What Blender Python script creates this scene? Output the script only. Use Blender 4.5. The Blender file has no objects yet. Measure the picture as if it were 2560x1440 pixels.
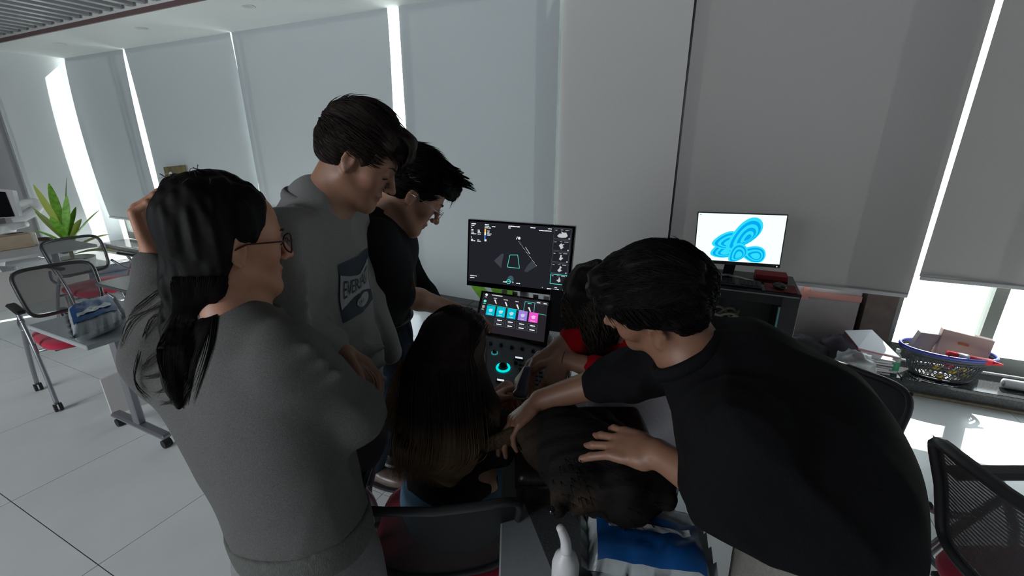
import bpy, bmesh, math, random
import numpy as np
from mathutils import Vector, Matrix, noise
random.seed(7)
PI = math.pi
R = math.radians
SC = bpy.context.scene
COL = SC.collection

# ------------------------------------------------------------------ camera
FPX, PITCH, CAMH = 1100.0, R(18.2), 1.65
cam_d = bpy.data.cameras.new('camera')
cam_d.sensor_width = 36.0
cam_d.lens = 36.0 * FPX / 2560.0
cam_d.clip_start = 0.05
cam_d.clip_end = 400
cam = bpy.data.objects.new('camera', cam_d)
COL.objects.link(cam)
cam.location = (0, 0, CAMH)
cam.rotation_euler = (PI / 2 - PITCH, 0, 0)
SC.camera = cam

# ------------------------------------------------------------------ world, sun, exposure
WALL_AZ = R(65)
U = Vector((math.sin(WALL_AZ), -math.cos(WALL_AZ), 0))      # along the window wall, to the right
N = Vector((math.cos(WALL_AZ), math.sin(WALL_AZ), 0))       # out through the windows
SUN_AZ, SUN_EL = R(48), R(40)                                 # azimuth from +Y towards +X
world = bpy.data.worlds.new('sky')
SC.world = world
world.use_nodes = True
wn = world.node_tree
wn.nodes.clear()
w_out = wn.nodes.new('ShaderNodeOutputWorld')
w_bg = wn.nodes.new('ShaderNodeBackground')
w_sky = wn.nodes.new('ShaderNodeTexSky')
w_sky.sky_type = 'HOSEK_WILKIE'
w_sky.sun_direction = (math.sin(SUN_AZ) * math.cos(SUN_EL), math.cos(SUN_AZ) * math.cos(SUN_EL), math.sin(SUN_EL))
w_sky.turbidity = 4.0
w_sky.ground_albedo = 0.5
w_mix = wn.nodes.new('ShaderNodeMixRGB')
w_mix.inputs[0].default_value = 0.72
w_mix.inputs[2].default_value = (0.86, 0.93, 1.0, 1)
wn.links.new(w_sky.outputs[0], w_mix.inputs[1])
wn.links.new(w_mix.outputs[0], w_bg.inputs[0])
w_bg.inputs[1].default_value = 5.5
wn.links.new(w_bg.outputs[0], w_out.inputs[0])
sun_d = bpy.data.lights.new('sun', 'SUN')
sun_d.energy = 14.0
sun_d.angle = R(0.6)
sun_d.color = (1.0, 0.97, 0.92)
sun = bpy.data.objects.new('sun', sun_d)
COL.objects.link(sun)
sun.location = (6, 8, 9)
sun.rotation_euler = Vector((math.sin(SUN_AZ) * math.cos(SUN_EL), math.cos(SUN_AZ) * math.cos(SUN_EL), math.sin(SUN_EL))).to_track_quat('Z', 'Y').to_euler()
# area lights added as fill, well behind the camera
def area(name, loc, target, sx, sy, power, color):
    d = bpy.data.lights.new(name, 'AREA')
    d.shape = 'RECTANGLE'
    d.size, d.size_y, d.energy, d.color = sx, sy, power, color
    o = bpy.data.objects.new(name, d)
    COL.objects.link(o)
    o.location = loc
    o.rotation_euler = (Vector(loc) - Vector(target)).to_track_quat('Z', 'Y').to_euler()
    return o
def S(s, o, z):
    return U * s + N * o + Vector((0, 0, z))
area('fill_light_rear', S(-3.6, -3.9, 2.0), (-1.0, 2.5, 1.0), 3.5, 1.8, 160.0, (0.92, 0.96, 1.0))  # added fill from the rear left, stands for no visible source
area('fill_light_right', (4.6, -2.2, 2.1), (-1.0, 1.6, 1.2), 2.6, 1.6, 70.0, (1.0, 0.93, 0.86))  # second added fill, brightens the faces from the right rear
SC.view_settings.view_transform = 'Standard'
SC.view_settings.look = 'None'
SC.view_settings.gamma = 1.0
SC.view_settings.use_curve_mapping = False
SC.view_settings.exposure = -0.05
SC.cycles.use_denoising = True
SC.cycles.max_bounces = 8
SC.cycles.diffuse_bounces = 4
SC.cycles.sample_clamp_indirect = 6.0

# ------------------------------------------------------------------ geometry helpers
CAMV = Vector((0, 0, CAMH))
FWD = Vector((0, math.cos(PITCH), -math.sin(PITCH)))
UPV = Vector((0, math.sin(PITCH), math.cos(PITCH)))
def ray(x, y):
    return Vector((1, 0, 0)) * ((x - 1280) / FPX) + UPV * ((720 - y) / FPX) + FWD
def D(x, y, d):
    return CAMV + ray(x, y) * d
def Zp(x, y, z):
    r = ray(x, y)
    return CAMV + r * ((z - CAMH) / r.z)
def S(s, o, z):
    return U * s + N * o + Vector((0, 0, z))

def noshadow(*a): pass

def mat(name, color, rough=0.6, metal=0.0, var=0.0, vscale=12.0, bump=0.0, bscale=60.0, emit=None, estr=1.0,
        alpha=1.0, trans=0.0, coat=0.0, sheen=0.0, spec=0.5, stretch=None, rvar=0.0):
    m = bpy.data.materials.new(name)
    m.use_nodes = True
    nt = m.node_tree
    b = nt.nodes['Principled BSDF']
    c = tuple(color) + (1,) if len(color) == 3 else tuple(color)
    b.inputs['Base Color'].default_value = c
    b.inputs['Roughness'].default_value = rough
    b.inputs['Metallic'].default_value = metal
    b.inputs['Specular IOR Level'].default_value = spec
    b.inputs['Coat Weight'].default_value = coat
    b.inputs['Sheen Weight'].default_value = sheen
    b.inputs['Transmission Weight'].default_value = trans
    b.inputs['Alpha'].default_value = alpha
    tc = nt.nodes.new('ShaderNodeTexCoord')
    mp = nt.nodes.new('ShaderNodeMapping')
    nt.links.new(tc.outputs['Object'], mp.inputs[0])
    if stretch:
        mp.inputs['Scale'].default_value = stretch
    if var > 0 or rvar > 0:
        nz = nt.nodes.new('ShaderNodeTexNoise')
        nz.inputs['Scale'].default_value = vscale
        nz.inputs['Detail'].default_value = 6
        nt.links.new(mp.outputs[0], nz.inputs['Vector'])
        if var > 0:
            mx = nt.nodes.new('ShaderNodeMixRGB')
            mx.inputs[1].default_value = tuple(max(0, v * (1 - var)) for v in c[:3]) + (1,)
            mx.inputs[2].default_value = tuple(min(1, v * (1 + var)) for v in c[:3]) + (1,)
            rp = nt.nodes.new('ShaderNodeMapRange')
            rp.inputs[1].default_value = 0.3
            rp.inputs[2].default_value = 0.7
            nt.links.new(nz.outputs[0], rp.inputs[0])
            nt.links.new(rp.outputs[0], mx.inputs[0])
            nt.links.new(mx.outputs[0], b.inputs['Base Color'])
        if rvar > 0:
            rr = nt.nodes.new('ShaderNodeMapRange')
            rr.inputs[3].default_value = max(0, rough - rvar)
            rr.inputs[4].default_value = min(1, rough + rvar)
            nt.links.new(nz.outputs[0], rr.inputs[0])
            nt.links.new(rr.outputs[0], b.inputs['Roughness'])
    if bump > 0:
        n2 = nt.nodes.new('ShaderNodeTexNoise')
        n2.inputs['Scale'].default_value = bscale
        n2.inputs['Detail'].default_value = 4
        bp = nt.nodes.new('ShaderNodeBump')
        bp.inputs['Strength'].default_value = bump
        bp.inputs['Distance'].default_value = 0.004
        nt.links.new(mp.outputs[0], n2.inputs['Vector'])
        nt.links.new(n2.outputs[0], bp.inputs['Height'])
        nt.links.new(bp.outputs[0], b.inputs['Normal'])
    if emit:
        b.inputs['Emission Color'].default_value = tuple(emit) + (1,)
        b.inputs['Emission Strength'].default_value = estr
    return m

def mesh_obj(name, verts, faces, m, parent=None, smooth=False):
    """verts in world coordinates; the parent chain holds only translations (unless local builders are used)."""
    me = bpy.data.meshes.new(name)
    off = Vector((0, 0, 0))
    p = parent
    while p is not None:
        off += p.location
        p = p.parent
    if isinstance(verts, np.ndarray):
        V = verts - np.array(off)[None, :]
        me.from_pydata(V.tolist(), [], faces if isinstance(faces, list) else faces.tolist())
    else:
        me.from_pydata([tuple(Vector(v) - off) for v in verts], [], faces)
    if m is not None:
        me.materials.append(m)
    if smooth:
        me.polygons.foreach_set('use_smooth', [True] * len(me.polygons))
    me.update()
    o = bpy.data.objects.new(name, me)
    COL.objects.link(o)
    if parent is not None:
        o.parent = parent
    return o

def frame_from(z, hint=Vector((0, 0, 1))):
    z = Vector(z).normalized()
    if abs(z.dot(hint)) > 0.98:
        hint = Vector((1, 0, 0)) if abs(z.x) < 0.9 else Vector((0, 1, 0))
    x = hint.cross(z).normalized()
    y = z.cross(x)
    return x, y, z

class MB:
    def __init__(self):
        self.v, self.f = [], []
    def add(self, vs, fs):
        b = len(self.v)
        self.v += [Vector(v) for v in vs]
        self.f += [tuple(b + i for i in f) for f in fs]
        return self
    def obox(self, c, ax, ay, az, bev=0.0):
        """oriented box: centre, three half vectors; bev chamfers every edge"""
        c, ax, ay, az = Vector(c), Vector(ax), Vector(ay), Vector(az)
        if bev <= 0:
            vs = [c + ax * i + ay * j + az * k for k in (-1, 1) for j in (-1, 1) for i in (-1, 1)]
            return self.add(vs, [(0, 2, 3, 1), (4, 5, 7, 6), (0, 1, 5, 4), (2, 6, 7, 3), (0, 4, 6, 2), (1, 3, 7, 5)])
        lx, ly, lz = ax.length, ay.length, az.length
        bx, by, bz = 1 - min(.9, bev / lx), 1 - min(.9, bev / ly), 1 - min(.9, bev / lz)
        bm = bmesh.new()
        pts = []
        for i in (-1, 1):
            for j in (-1, 1):
                for k in (-1, 1):
                    pts.append(c + ax * i * bx + ay * j * by + az * k)
                    pts.append(c + ax * i * bx + ay * j + az * k * bz)
                    pts.append(c + ax * i + ay * j * by + az * k * bz)
        for p in pts:
            bm.verts.new(p)
        r = bmesh.ops.convex_hull(bm, input=bm.verts)
        bmesh.ops.dissolve_limit(bm, angle_limit=0.01, verts=bm.verts, edges=bm.edges)
        bm.verts.index_update()
        bm.normal_update()
        self.add([v.co.copy() for v in bm.verts], [tuple(v.index for v in f.verts) for f in bm.faces])
        bm.free()
        return self
    def box(self, x0, x1, y0, y1, z0, z1, bev=0.0):
        return self.obox(((x0 + x1) / 2, (y0 + y1) / 2, (z0 + z1) / 2), ((x1 - x0) / 2, 0, 0), (0, (y1 - y0) / 2, 0), (0, 0, (z1 - z0) / 2), bev)
    def sbox(self, s0, s1, o0, o1, z0, z1, bev=0.0):
        return self.obox(S((s0 + s1) / 2, (o0 + o1) / 2, (z0 + z1) / 2), U * ((s1 - s0) / 2), N * ((o1 - o0) / 2), Vector((0, 0, (z1 - z0) / 2)), bev)
    def tube(self, pts, r, seg=10, cap=True, flat=1.0, hint=Vector((0, 0, 1)), closed=False):
        pts = [Vector(p) for p in pts]
        n = len(pts)
        rs = r if isinstance(r, (list, tuple)) else [r] * n
        vs, fs = [], []
        px = None
        for i, p in enumerate(pts):
            if closed:
                t = pts[(i + 1) % n] - pts[i - 1]
            else:
                t = pts[min(i + 1, n - 1)] - pts[max(i - 1, 0)]
            if px is None:
                x, y, z = frame_from(t, hint)
            else:
                z = t.normalized()
                x = (px - z * px.dot(z)).normalized()
                y = z.cross(x)
            px = x
            for k in range(seg):
                a = 2 * PI * k / seg
                vs.append(p + x * math.cos(a) * rs[i] + y * math.sin(a) * rs[i] * flat)
        m = n if closed else n - 1
        for i in range(m):
            for k in range(seg):
                a, b = i * seg + k, i * seg + (k + 1) % seg
                c, d = ((i + 1) % n) * seg + (k + 1) % seg, ((i + 1) % n) * seg + k
                fs.append((a, b, c, d))
        if cap and not closed:
            fs.append(tuple(range(seg))[::-1])
            fs.append(tuple((n - 1) * seg + k for k in range(seg)))
        return self.add(vs, fs)
    def cyl(self, a, b, r, seg=20, r2=None):
        return self.tube([a, b], [r, r if r2 is None else r2], seg)
    def lathe(self, c, prof, seg=24, axis=Vector((0, 0, 1)), close=True):
        x, y, z = frame_from(axis, Vector((0, 1, 0.01)))
        vs, fs = [], []
        for (r, h) in prof:
            for k in range(seg):
                a = 2 * PI * k / seg
                vs.append(Vector(c) + x * r * math.cos(a) + y * r * math.sin(a) + z * h)
        for i in range(len(prof) - 1):
            for k in range(seg):
                fs.append((i * seg + k, i * seg + (k + 1) % seg, (i + 1) * seg + (k + 1) % seg, (i + 1) * seg + k))
        if close:
            fs.append(tuple(range(seg))[::-1])
            fs.append(tuple((len(prof) - 1) * seg + k for k in range(seg)))
        return self.add(vs, fs)
    def ball(self, c, r, seg=14, rings=9, sc=(1, 1, 1)):
        vs, fs = [], []
        c = Vector(c)
        for i in range(rings + 1):
            t = PI * i / rings
            for k in range(seg):
                a = 2 * PI * k / seg
                vs.append(c + Vector((math.sin(t) * math.cos(a) * r * sc[0], math.sin(t) * math.sin(a) * r * sc[1], math.cos(t) * r * sc[2])))
        for i in range(rings):
            for k in range(seg):
                fs.append((i * seg + k, (i + 1) * seg + k, (i + 1) * seg + (k + 1) % seg, i * seg + (k + 1) % seg))
        return self.add(vs, fs)
    def quad(self, a, b, c, d):
        return self.add([a, b, c, d], [(0, 1, 2, 3)])
    def slab(self, pts, thick):
        """extrude a polygon outline by the vector thick"""
        n = len(pts)
        t = Vector(thick)
        vs = [Vector(p) for p in pts] + [Vector(p) + t for p in pts]
        fs = [tuple(range(n))[::-1], tuple(range(n, 2 * n))] + [(i, (i + 1) % n, n + (i + 1) % n, n + i) for i in range(n)]
        return self.add(vs, fs)
    def build(self, name, m, parent=None, smooth=False, label=None, kind=None):
        o = mesh_obj(name, self.v, self.f, m, parent, smooth)
        if label: o['label'] = label
        if kind: o['kind'] = kind
        return o

def smooth_angle(o, deg=40):
    try:
        o.data.set_sharp_from_angle(angle=R(deg))
    except Exception:
        pass
    return o

def tag(o, label, cat, group=None, kind=None):
    o['label'] = label
    o['category'] = cat
    if group: o['group'] = group
    if kind: o['kind'] = kind
    return o
def thing(name, label, cat, loc, rotz=0.0, group=None):
    o = bpy.data.objects.new(name, None)
    o.empty_display_size = 0.05
    COL.objects.link(o)
    o.location = loc
    o.rotation_euler = (0, 0, rotz)
    return tag(o, label, cat, group)
def struct(o, label=None):
    o['kind'] = 'structure'
    if label: o['label'] = label
    return o
def dup(o, parent=None):
    c = o.copy()
    COL.objects.link(c)
    c.parent = parent
    for ch in [x for x in bpy.data.objects if x.parent == o]:
        dup(ch, c)
    return c

# ------------------------------------------------------------------ materials
M = {}
M['wall'] = mat('wall_paint', (0.74, 0.76, 0.77), 0.75, bump=0.05, bscale=90)
M['ceiling'] = mat('ceiling_paint', (0.80, 0.82, 0.81), 0.8)
M['slat'] = mat('slat_metal', (0.42, 0.43, 0.44), 0.4, 0.3)
M['void'] = mat('ceiling_void', (0.008, 0.008, 0.009), 0.9)
M['tile'] = mat('floor_tile', (0.86, 0.885, 0.88), 0.24, var=0.035, vscale=3.0, rvar=0.05, spec=0.55)
M['grout'] = mat('tile_grout', (0.20, 0.20, 0.20), 0.8)
M['granite'] = mat('granite', (0.055, 0.056, 0.06), 0.12, var=0.5, vscale=120)
M['granite_front'] = mat('granite_front', (0.10, 0.105, 0.11), 0.5, var=0.45, vscale=90)
M['gold'] = mat('beige_strip', (0.36, 0.30, 0.22), 0.5, var=0.15, vscale=40)
M['pier'] = mat('pier_paint', (0.56, 0.55, 0.54), 0.8, var=0.04, vscale=220, bump=0.08, bscale=300)
M['darkwood'] = mat('dark_post', (0.09, 0.062, 0.055), 0.5, var=0.25, vscale=14)
M['alu'] = mat('window_aluminium', (0.20, 0.215, 0.20), 0.4, 0.5)
M['white_plastic'] = mat('white_plastic', (0.72, 0.72, 0.73), 0.35)
M['grey_plastic'] = mat('grey_plastic', (0.33, 0.335, 0.345), 0.4)
M['dark_plastic'] = mat('dark_plastic', (0.035, 0.036, 0.04), 0.38)
M['black_plastic'] = mat('black_plastic', (0.012, 0.012, 0.014), 0.3)
M['black_gloss'] = mat('black_gloss', (0.008, 0.008, 0.01), 0.08)
M['rubber'] = mat('black_rubber', (0.02, 0.02, 0.02), 0.75)
M['chrome'] = mat('chrome', (0.6, 0.6, 0.62), 0.2, 1.0)
M['grey_metal'] = mat('grey_metal', (0.30, 0.305, 0.33), 0.35, 0.7)
M['red_fabric'] = mat('red_seat_fabric', (0.52, 0.012, 0.055), 0.85, var=0.15, vscale=200, bump=0.3, bscale=500, sheen=0.3)
M['table_grey'] = mat('table_grey', (0.36, 0.385, 0.40), 0.5, var=0.05, vscale=60)
M['table_dark'] = mat('table_dark', (0.085, 0.087, 0.09), 0.3)
M['panel_beige'] = mat('modesty_panel', (0.62, 0.60, 0.58), 0.6)
M['blue_pack'] = mat('blue_print', (0.004, 0.06, 0.21), 0.3, var=0.25, vscale=14)
M['pack_white'] = mat('pack_film', (0.40, 0.44, 0.46), 0.22, var=0.08, vscale=25, bump=0.6, bscale=30)
M['leaf'] = mat('leaf', (0.17, 0.40, 0.04), 0.4, var=0.35, vscale=25)
M['leaf_edge'] = mat('leaf_edge', (0.42, 0.50, 0.10), 0.45)
M['ceramic'] = mat('white_ceramic', (0.78, 0.82, 0.82), 0.25)
M['carton'] = mat('carton', (0.33, 0.29, 0.30), 0.8, var=0.08, vscale=8)
M['paper'] = mat('paper', (0.68, 0.69, 0.72), 0.7)
def pane_material():
    m = bpy.data.materials.new('window_glass')
    m.use_nodes = True
    nt = m.node_tree
    nt.nodes.clear()
    o = nt.nodes.new('ShaderNodeOutputMaterial')
    t = nt.nodes.new('ShaderNodeBsdfTransparent')
    t.inputs[0].default_value = (0.92, 0.95, 0.94, 1)
    g = nt.nodes.new('ShaderNodeBsdfGlossy')
    g.inputs['Roughness'].default_value = 0.02
    f = nt.nodes.new('ShaderNodeLayerWeight')
    f.inputs[0].default_value = 0.15
    x = nt.nodes.new('ShaderNodeMixShader')
    nt.links.new(f.outputs['Facing'], x.inputs[0])
    nt.links.new(t.outputs[0], x.inputs[1])
    nt.links.new(g.outputs[0], x.inputs[2])
    nt.links.new(x.outputs[0], o.inputs[0])
    return m
M['glass'] = pane_material()

def blind_material(name, col, tr):
    m = bpy.data.materials.new(name)
    m.use_nodes = True
    nt = m.node_tree
    nt.nodes.clear()
    out = nt.nodes.new('ShaderNodeOutputMaterial')
    df = nt.nodes.new('ShaderNodeBsdfDiffuse')
    tl = nt.nodes.new('ShaderNodeBsdfTranslucent')
    ad = nt.nodes.new('ShaderNodeAddShader')
    tc = nt.nodes.new('ShaderNodeTexCoord')
    nz = nt.nodes.new('ShaderNodeTexNoise')
    nz.inputs['Scale'].default_value = 260
    nz.inputs['Detail'].default_value = 2
    n2 = nt.nodes.new('ShaderNodeTexNoise')
    n2.inputs['Scale'].default_value = 1.1
    mx = nt.nodes.new('ShaderNodeMixRGB')
    mx.inputs[1].default_value = tuple(c * 0.86 for c in col) + (1,)
    mx.inputs[2].default_value = tuple(c * 1.12 for c in col) + (1,)
    nt.links.new(tc.outputs['Object'], nz.inputs['Vector'])
    nt.links.new(tc.outputs['Object'], n2.inputs['Vector'])
    av = nt.nodes.new('ShaderNodeMath')
    av.operation = 'MULTIPLY_ADD'
    av.inputs[1].default_value = 0.75
    nt.links.new(nz.outputs[0], av.inputs[0])
    s2 = nt.nodes.new('ShaderNodeMath')
    s2.operation = 'MULTIPLY'
    s2.inputs[1].default_value = 0.25
    nt.links.new(n2.outputs[0], s2.inputs[0])
    nt.links.new(s2.outputs[0], av.inputs[2])
    nt.links.new(av.outputs[0], mx.inputs[0])
    nt.links.new(mx.outputs[0], df.inputs[0])
    tl.inputs[0].default_value = tuple(tr) + (1,)
    nt.links.new(df.outputs[0], ad.inputs[0])
    nt.links.new(tl.outputs[0], ad.inputs[1])
    nt.links.new(ad.outputs[0], out.inputs[0])
    return m
M['blind_cool'] = blind_material('blind_fabric_cool', (0.42, 0.45, 0.47), (0.0135, 0.0145, 0.0152))
M['blind_warm'] = blind_material('blind_fabric_warm', (0.38, 0.36, 0.355), (0.0075, 0.0072, 0.0074))

def mesh_fabric(name, col, scale, open_=0.5, stripe=False):
    m = bpy.data.materials.new(name)
    m.use_nodes = True
    nt = m.node_tree
    b = nt.nodes['Principled BSDF']
    b.inputs['Base Color'].default_value = tuple(col) + (1,)
    b.inputs['Roughness'].default_value = 0.6
    tc = nt.nodes.new('ShaderNodeTexCoord')
    w = nt.nodes.new('ShaderNodeTexWave')
    w.bands_direction = 'Z'
    w.inputs['Scale'].default_value = scale
    gt = nt.nodes.new('ShaderNodeMapRange')
    gt.inputs[1].default_value = 0.45
    gt.inputs[2].default_value = 0.55
    gt.inputs[3].default_value = 1.0
    gt.inputs[4].default_value = open_
    nt.links.new(tc.outputs['Object'], w.inputs['Vector'])
    nt.links.new(w.outputs[0], gt.inputs[0])
    nt.links.new(gt.outputs[0], b.inputs['Alpha'])
    return m
M['chair_mesh'] = mesh_fabric('chair_mesh', (0.07, 0.07, 0.075), 160, 0.25)
M['chair_mesh_rib'] = mesh_fabric('chair_mesh_ribbed', (0.05, 0.05, 0.055), 28, 0.82)

def emis(name, col, s=1.0):
    m = bpy.data.materials.new(name)
    m.use_nodes = True
    nt = m.node_tree
    nt.nodes.clear()
    e = nt.nodes.new('ShaderNodeEmission')
    e.inputs[0].default_value = tuple(col) + (1,)
    e.inputs[1].default_value = s
    o = nt.nodes.new('ShaderNodeOutputMaterial')
    nt.links.new(e.outputs[0], o.inputs[0])
    return m

# ------------------------------------------------------------------ the setting
ZC = 2.83          # soffit height
S0, S1 = -9.05, 3.6
OW = 3.80          # inner face of the window wall
# floor: slab and tiles
fl = MB().sbox(S0, S1 + .6, -4.6, OW, -0.10, -0.006).build('floor', M['grout'])
struct(fl)
TP = 0.80
tm = {}
for i in range(-12, 6):
    for j in range(-6, 6):
        s0 = i * TP + 0.28
        o0 = j * TP - 0.38 + .1
        s1_, o1_ = s0 + TP - 0.004, o0 + TP - 0.004
        s0c, s1c = max(s0, S0), min(s1_, S1)
        o0c, o1c = max(o0, -4.6), min(o1_, 3.57)
        if s1c - s0c < 0.02 or o1c - o0c < 0.02:
            continue
        key = (round(s1c - s0c, 3), round(o1c - o0c, 3))
        c = S((s0c + s1c) / 2, (o0c + o1c) / 2, 0)
        if key not in tm:
            mb = MB().obox((0, 0, -0.004), U * (key[0] / 2), N * (key[1] / 2), (0, 0, 0.004))
            o = mb.build('tile', M['tile'], fl)
            tm[key] = o
        else:
            o = tm[key].copy()
            COL.objects.link(o)
            o.parent = fl
        o.location = c

# window wall: piers, head, spandrel and posts
wl = MB()
wl.sbox(S0 - .2, S1, OW + .02, OW + .32, 3.22, 3.6)
wl.sbox(S0 - .2, S1, OW + .02, OW + .32, -0.1, 0.10)
wl.sbox(S0 - .2, S1, 3.78, OW + .02, 3.22, 3.3)
o = struct(wl.build('wall_window', M['wall']))
pier = struct(MB().sbox(-1.315, -0.345, 3.745, 4.05, 0, ZC).build('wall_pier', M['pier']))
struct(MB().sbox(-0.345, -0.27, 3.76, 4.05, 0, 3.2).build('gap_blocker', M['black_plastic']), 'thin black strip added to close the gap beside the pale pier')  # opaque strip added to keep sun out of the gap by the pier
post = struct(MB().sbox(1.06, 1.24, 3.80, 4.02, 0.1, ZC).build('wall_post', M['darkwood']))
# windows (aluminium frames + panes) behind the blinds
def window(idx, s0, s1, z0=0.12, z1=3.24, mull=(), rail=(0.24,)):
    o0, o1 = 3.92, 3.99
    mb = MB()
    for (a, b) in ((s0, s0 + .055), (s1 - .055, s1)):
        mb.sbox(a, b, o0, o1, z0, z1)
    mb.sbox(s0, s1, o0, o1, z1 - .05, z1)
    mb.sbox(s0, s1, o0, o1, z0, rail[0])
    w = struct(mb.build('window_%d' % idx, M['alu']))
    for mm in mull:
        MB().sbox(mm - .035, mm + .035, o0, o1, rail[0], z1 - .05).build('mullion', M['alu'], w)
    edges = [s0 + .055] + list(mull) + [s1 - .055]
    for a, b in zip(edges[:-1], edges[1:]):
        MB().sbox(a + .005, b - .005, 3.953, 3.957, rail[0], z1 - .05).build('pane', M['glass'], w)
window(1, -9.0, -7.65)
window(2, -7.6, -5.05)
window(3, -5.0, -2.78)
window(4, -2.73, -1.35)
window(5, -0.2, 1.06)
window(6, 1.25, 3.55, mull=(1.80,))
# granite ledge under the windows
led = struct(MB().sbox(S0, S1, 3.60, 3.93, 0.0, 0.085).build('wall_ledge', M['granite_front']), 'low dark stone plinth under the windows')
for i in range(11):
    a = S0 + i * 1.15
    MB().sbox(a + .002, min(a + 1.15, S1) - .002, 3.57, 3.93, 0.085, 0.11, 0.003).build('stone_slab', M['granite'], led)
struct(MB().sbox(S0, S1, 3.572, 3.60, 0.0, 0.018).build('baseboard_window', M['gold']))
# left wall, with a recess after its end
lw = struct(MB().sbox(S0 - .15, S0, 2.88, OW + .3, 0, ZC).build('wall_left', M['wall']))
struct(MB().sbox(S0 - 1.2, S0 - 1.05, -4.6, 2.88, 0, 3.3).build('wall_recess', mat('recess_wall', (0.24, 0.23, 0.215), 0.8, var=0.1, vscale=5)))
struct(MB().sbox(S0 - 1.2, S0, 2.88, 2.95, 0, 3.3).build('wall_return', M['wall']))
struct(MB().sbox(S0 - 1.2, S0, -4.6, 2.88, -0.1, -0.002).build('floor_recess', M['tile']))
# right and rear walls of the hall (out of view, they close the room)
struct(MB().sbox(S1, S1 + .15, -4.6, OW + .3, 0, 3.3).build('wall_right', M['wall']))
struct(MB().sbox(S0 - 1.2, S1 + .15, -4.75, -4.6, 0, 3.3).build('wall_rear', M['wall']))
# ceiling: plaster soffit along the windows + slatted dark ceiling
so = struct(MB().sbox(S0 - .2, S1 + .15, 2.88, 3.78, ZC, 3.3).build('ceiling', M['ceiling']))
MB().sbox(S0 - 1.2, S1 + .15, -4.6, 2.88, 3.24, 3.3).build('ceiling_void', M['void'], so)
MB().sbox(S0, S1, 2.862, 2.882, 2.832, 2.875).build('edge_trim', mat('edge_trim', (0.16, 0.10, 0.10), 0.5), so)
sl = None
k = 0
ss = S0 + 0.1
while ss < 1.0:
    if sl is None:
        sl = MB().obox((0, 0, 0), U * 0.035, N * 1.53, (0, 0, 0.03)).build('slat', M['slat'], so)
        q = sl
    else:
        q = sl.copy()
        COL.objects.link(q)
        q.parent = so
    q.location = S(ss, 1.32, 2.93)
    ss += 0.20
for i, (dx, dy) in enumerate(((620, 15), (355, 70), (150, 110))):
    c = Zp(dx, dy, ZC)
    dl = thing('downlight', ('rightmost', 'middle', 'leftmost')[i] + ' of the three unlit round downlights in the white soffit', 'light', c, group='recessed downlights in the white soffit')
    MB().lathe(c + Vector((0, 0, -.006)), [(0.055, 0.006), (0.062, 0.0), (0.045, 0.002), (0.045, 0.02)], 24, close=False).build('trim_ring', M['ceiling'], dl, True)
    MB().lathe(c + Vector((0, 0, -.002)), [(0.045, 0.0), (0.001, 0.001)], 24, close=False).build('diffuser', mat('downlight_off%d' % i, (0.62, 0.60, 0.55), 0.4), dl, True)
# ground and hedge outside
gr = MB().sbox(-30, 30, 4.2, 60, -0.4, -0.3).build('ground_outside', mat('paving_outside', (0.80, 0.82, 0.76), 0.8, var=0.1, vscale=2))
struct(gr)

# roller blinds
def blind(s0, s1, zb, m, label, o=3.72, top=ZC, hem=True, curl_l=0.0, curl_r=0.0, nar_r=0.0, nar_lin=False, bulge=0.004):
    c = S((s0 + s1) / 2, o, zb)
    t = thing('roller_blind', label, 'blind', c, group='window roller blinds')
    ns, nz = 28, 30
    vs, fs = [], []
    for j in range(nz + 1):
        z = zb + (top - zb) * j / nz
        for i in range(ns + 1):
            a = i / ns
            s = s0 + (s1 - s0) * a
            e = 0.0
            k = math.sin(PI * j / nz) ** 0.7
            s -= nar_r * ((1 - j / nz) if nar_lin else k) * math.exp(-((1 - a) * (s1 - s0)) / 0.25)
            if curl_l: e += curl_l * k * math.exp(-(a * (s1 - s0)) / 0.07)
            if curl_r: e += curl_r * k * math.exp(-((1 - a) * (s1 - s0)) / 0.07)
            e += bulge * math.sin(a * 9 + z * 1.7) * (1 - j / nz)
            # slight narrowing where edges curl
            vs.append(S(s, o + e, z))
    for j in range(nz):
        for i in range(ns):
            q = j * (ns + 1) + i
            fs.append((q, q + 1, q + ns + 2, q + ns + 1))
    mesh_obj('fabric', vs, fs, m, t, True)
    if hem:
        MB().sbox(s0 + .002, s1 - .002, o - .012, o + .006, zb - .022, zb + .006, 0.004).build('hem_bar', mat('hem_bar', (0.5, 0.5, 0.52), 0.5), t)
    return t
blind(-8.95, -7.405, 0.52, M['blind_cool'], 'cool grey roller blind nearest the left wall corner', curl_l=-0.05, curl_r=-0.02, nar_r=.035)
blind(-7.37, -5.225, 0.52, M['blind_cool'], 'grey roller blind behind the dark haired woman, second from the left wall', curl_r=0.06, curl_l=0.02, nar_r=.045)
blind(-5.20, -3.00, 0.90, M['blind_cool'], 'tall grey roller blind above the man in the grey sweatshirt', curl_r=0.03, nar_r=.10, nar_lin=True)
blind(-2.87, -1.325, 0.065, M['blind_cool'], 'pale roller blind hanging nearly to the floor behind the ultrasound cart', curl_l=-0.015)
blind(-0.325, 1.252, 0.668, M['blind_warm'], 'wide warm grey roller blind behind the desktop monitor', curl_r=0.0)
blind(1.285, 3.5, 0.80, M['blind_warm'], 'warm grey roller blind at the right edge above the laundry basket', bulge=0.012)
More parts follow.
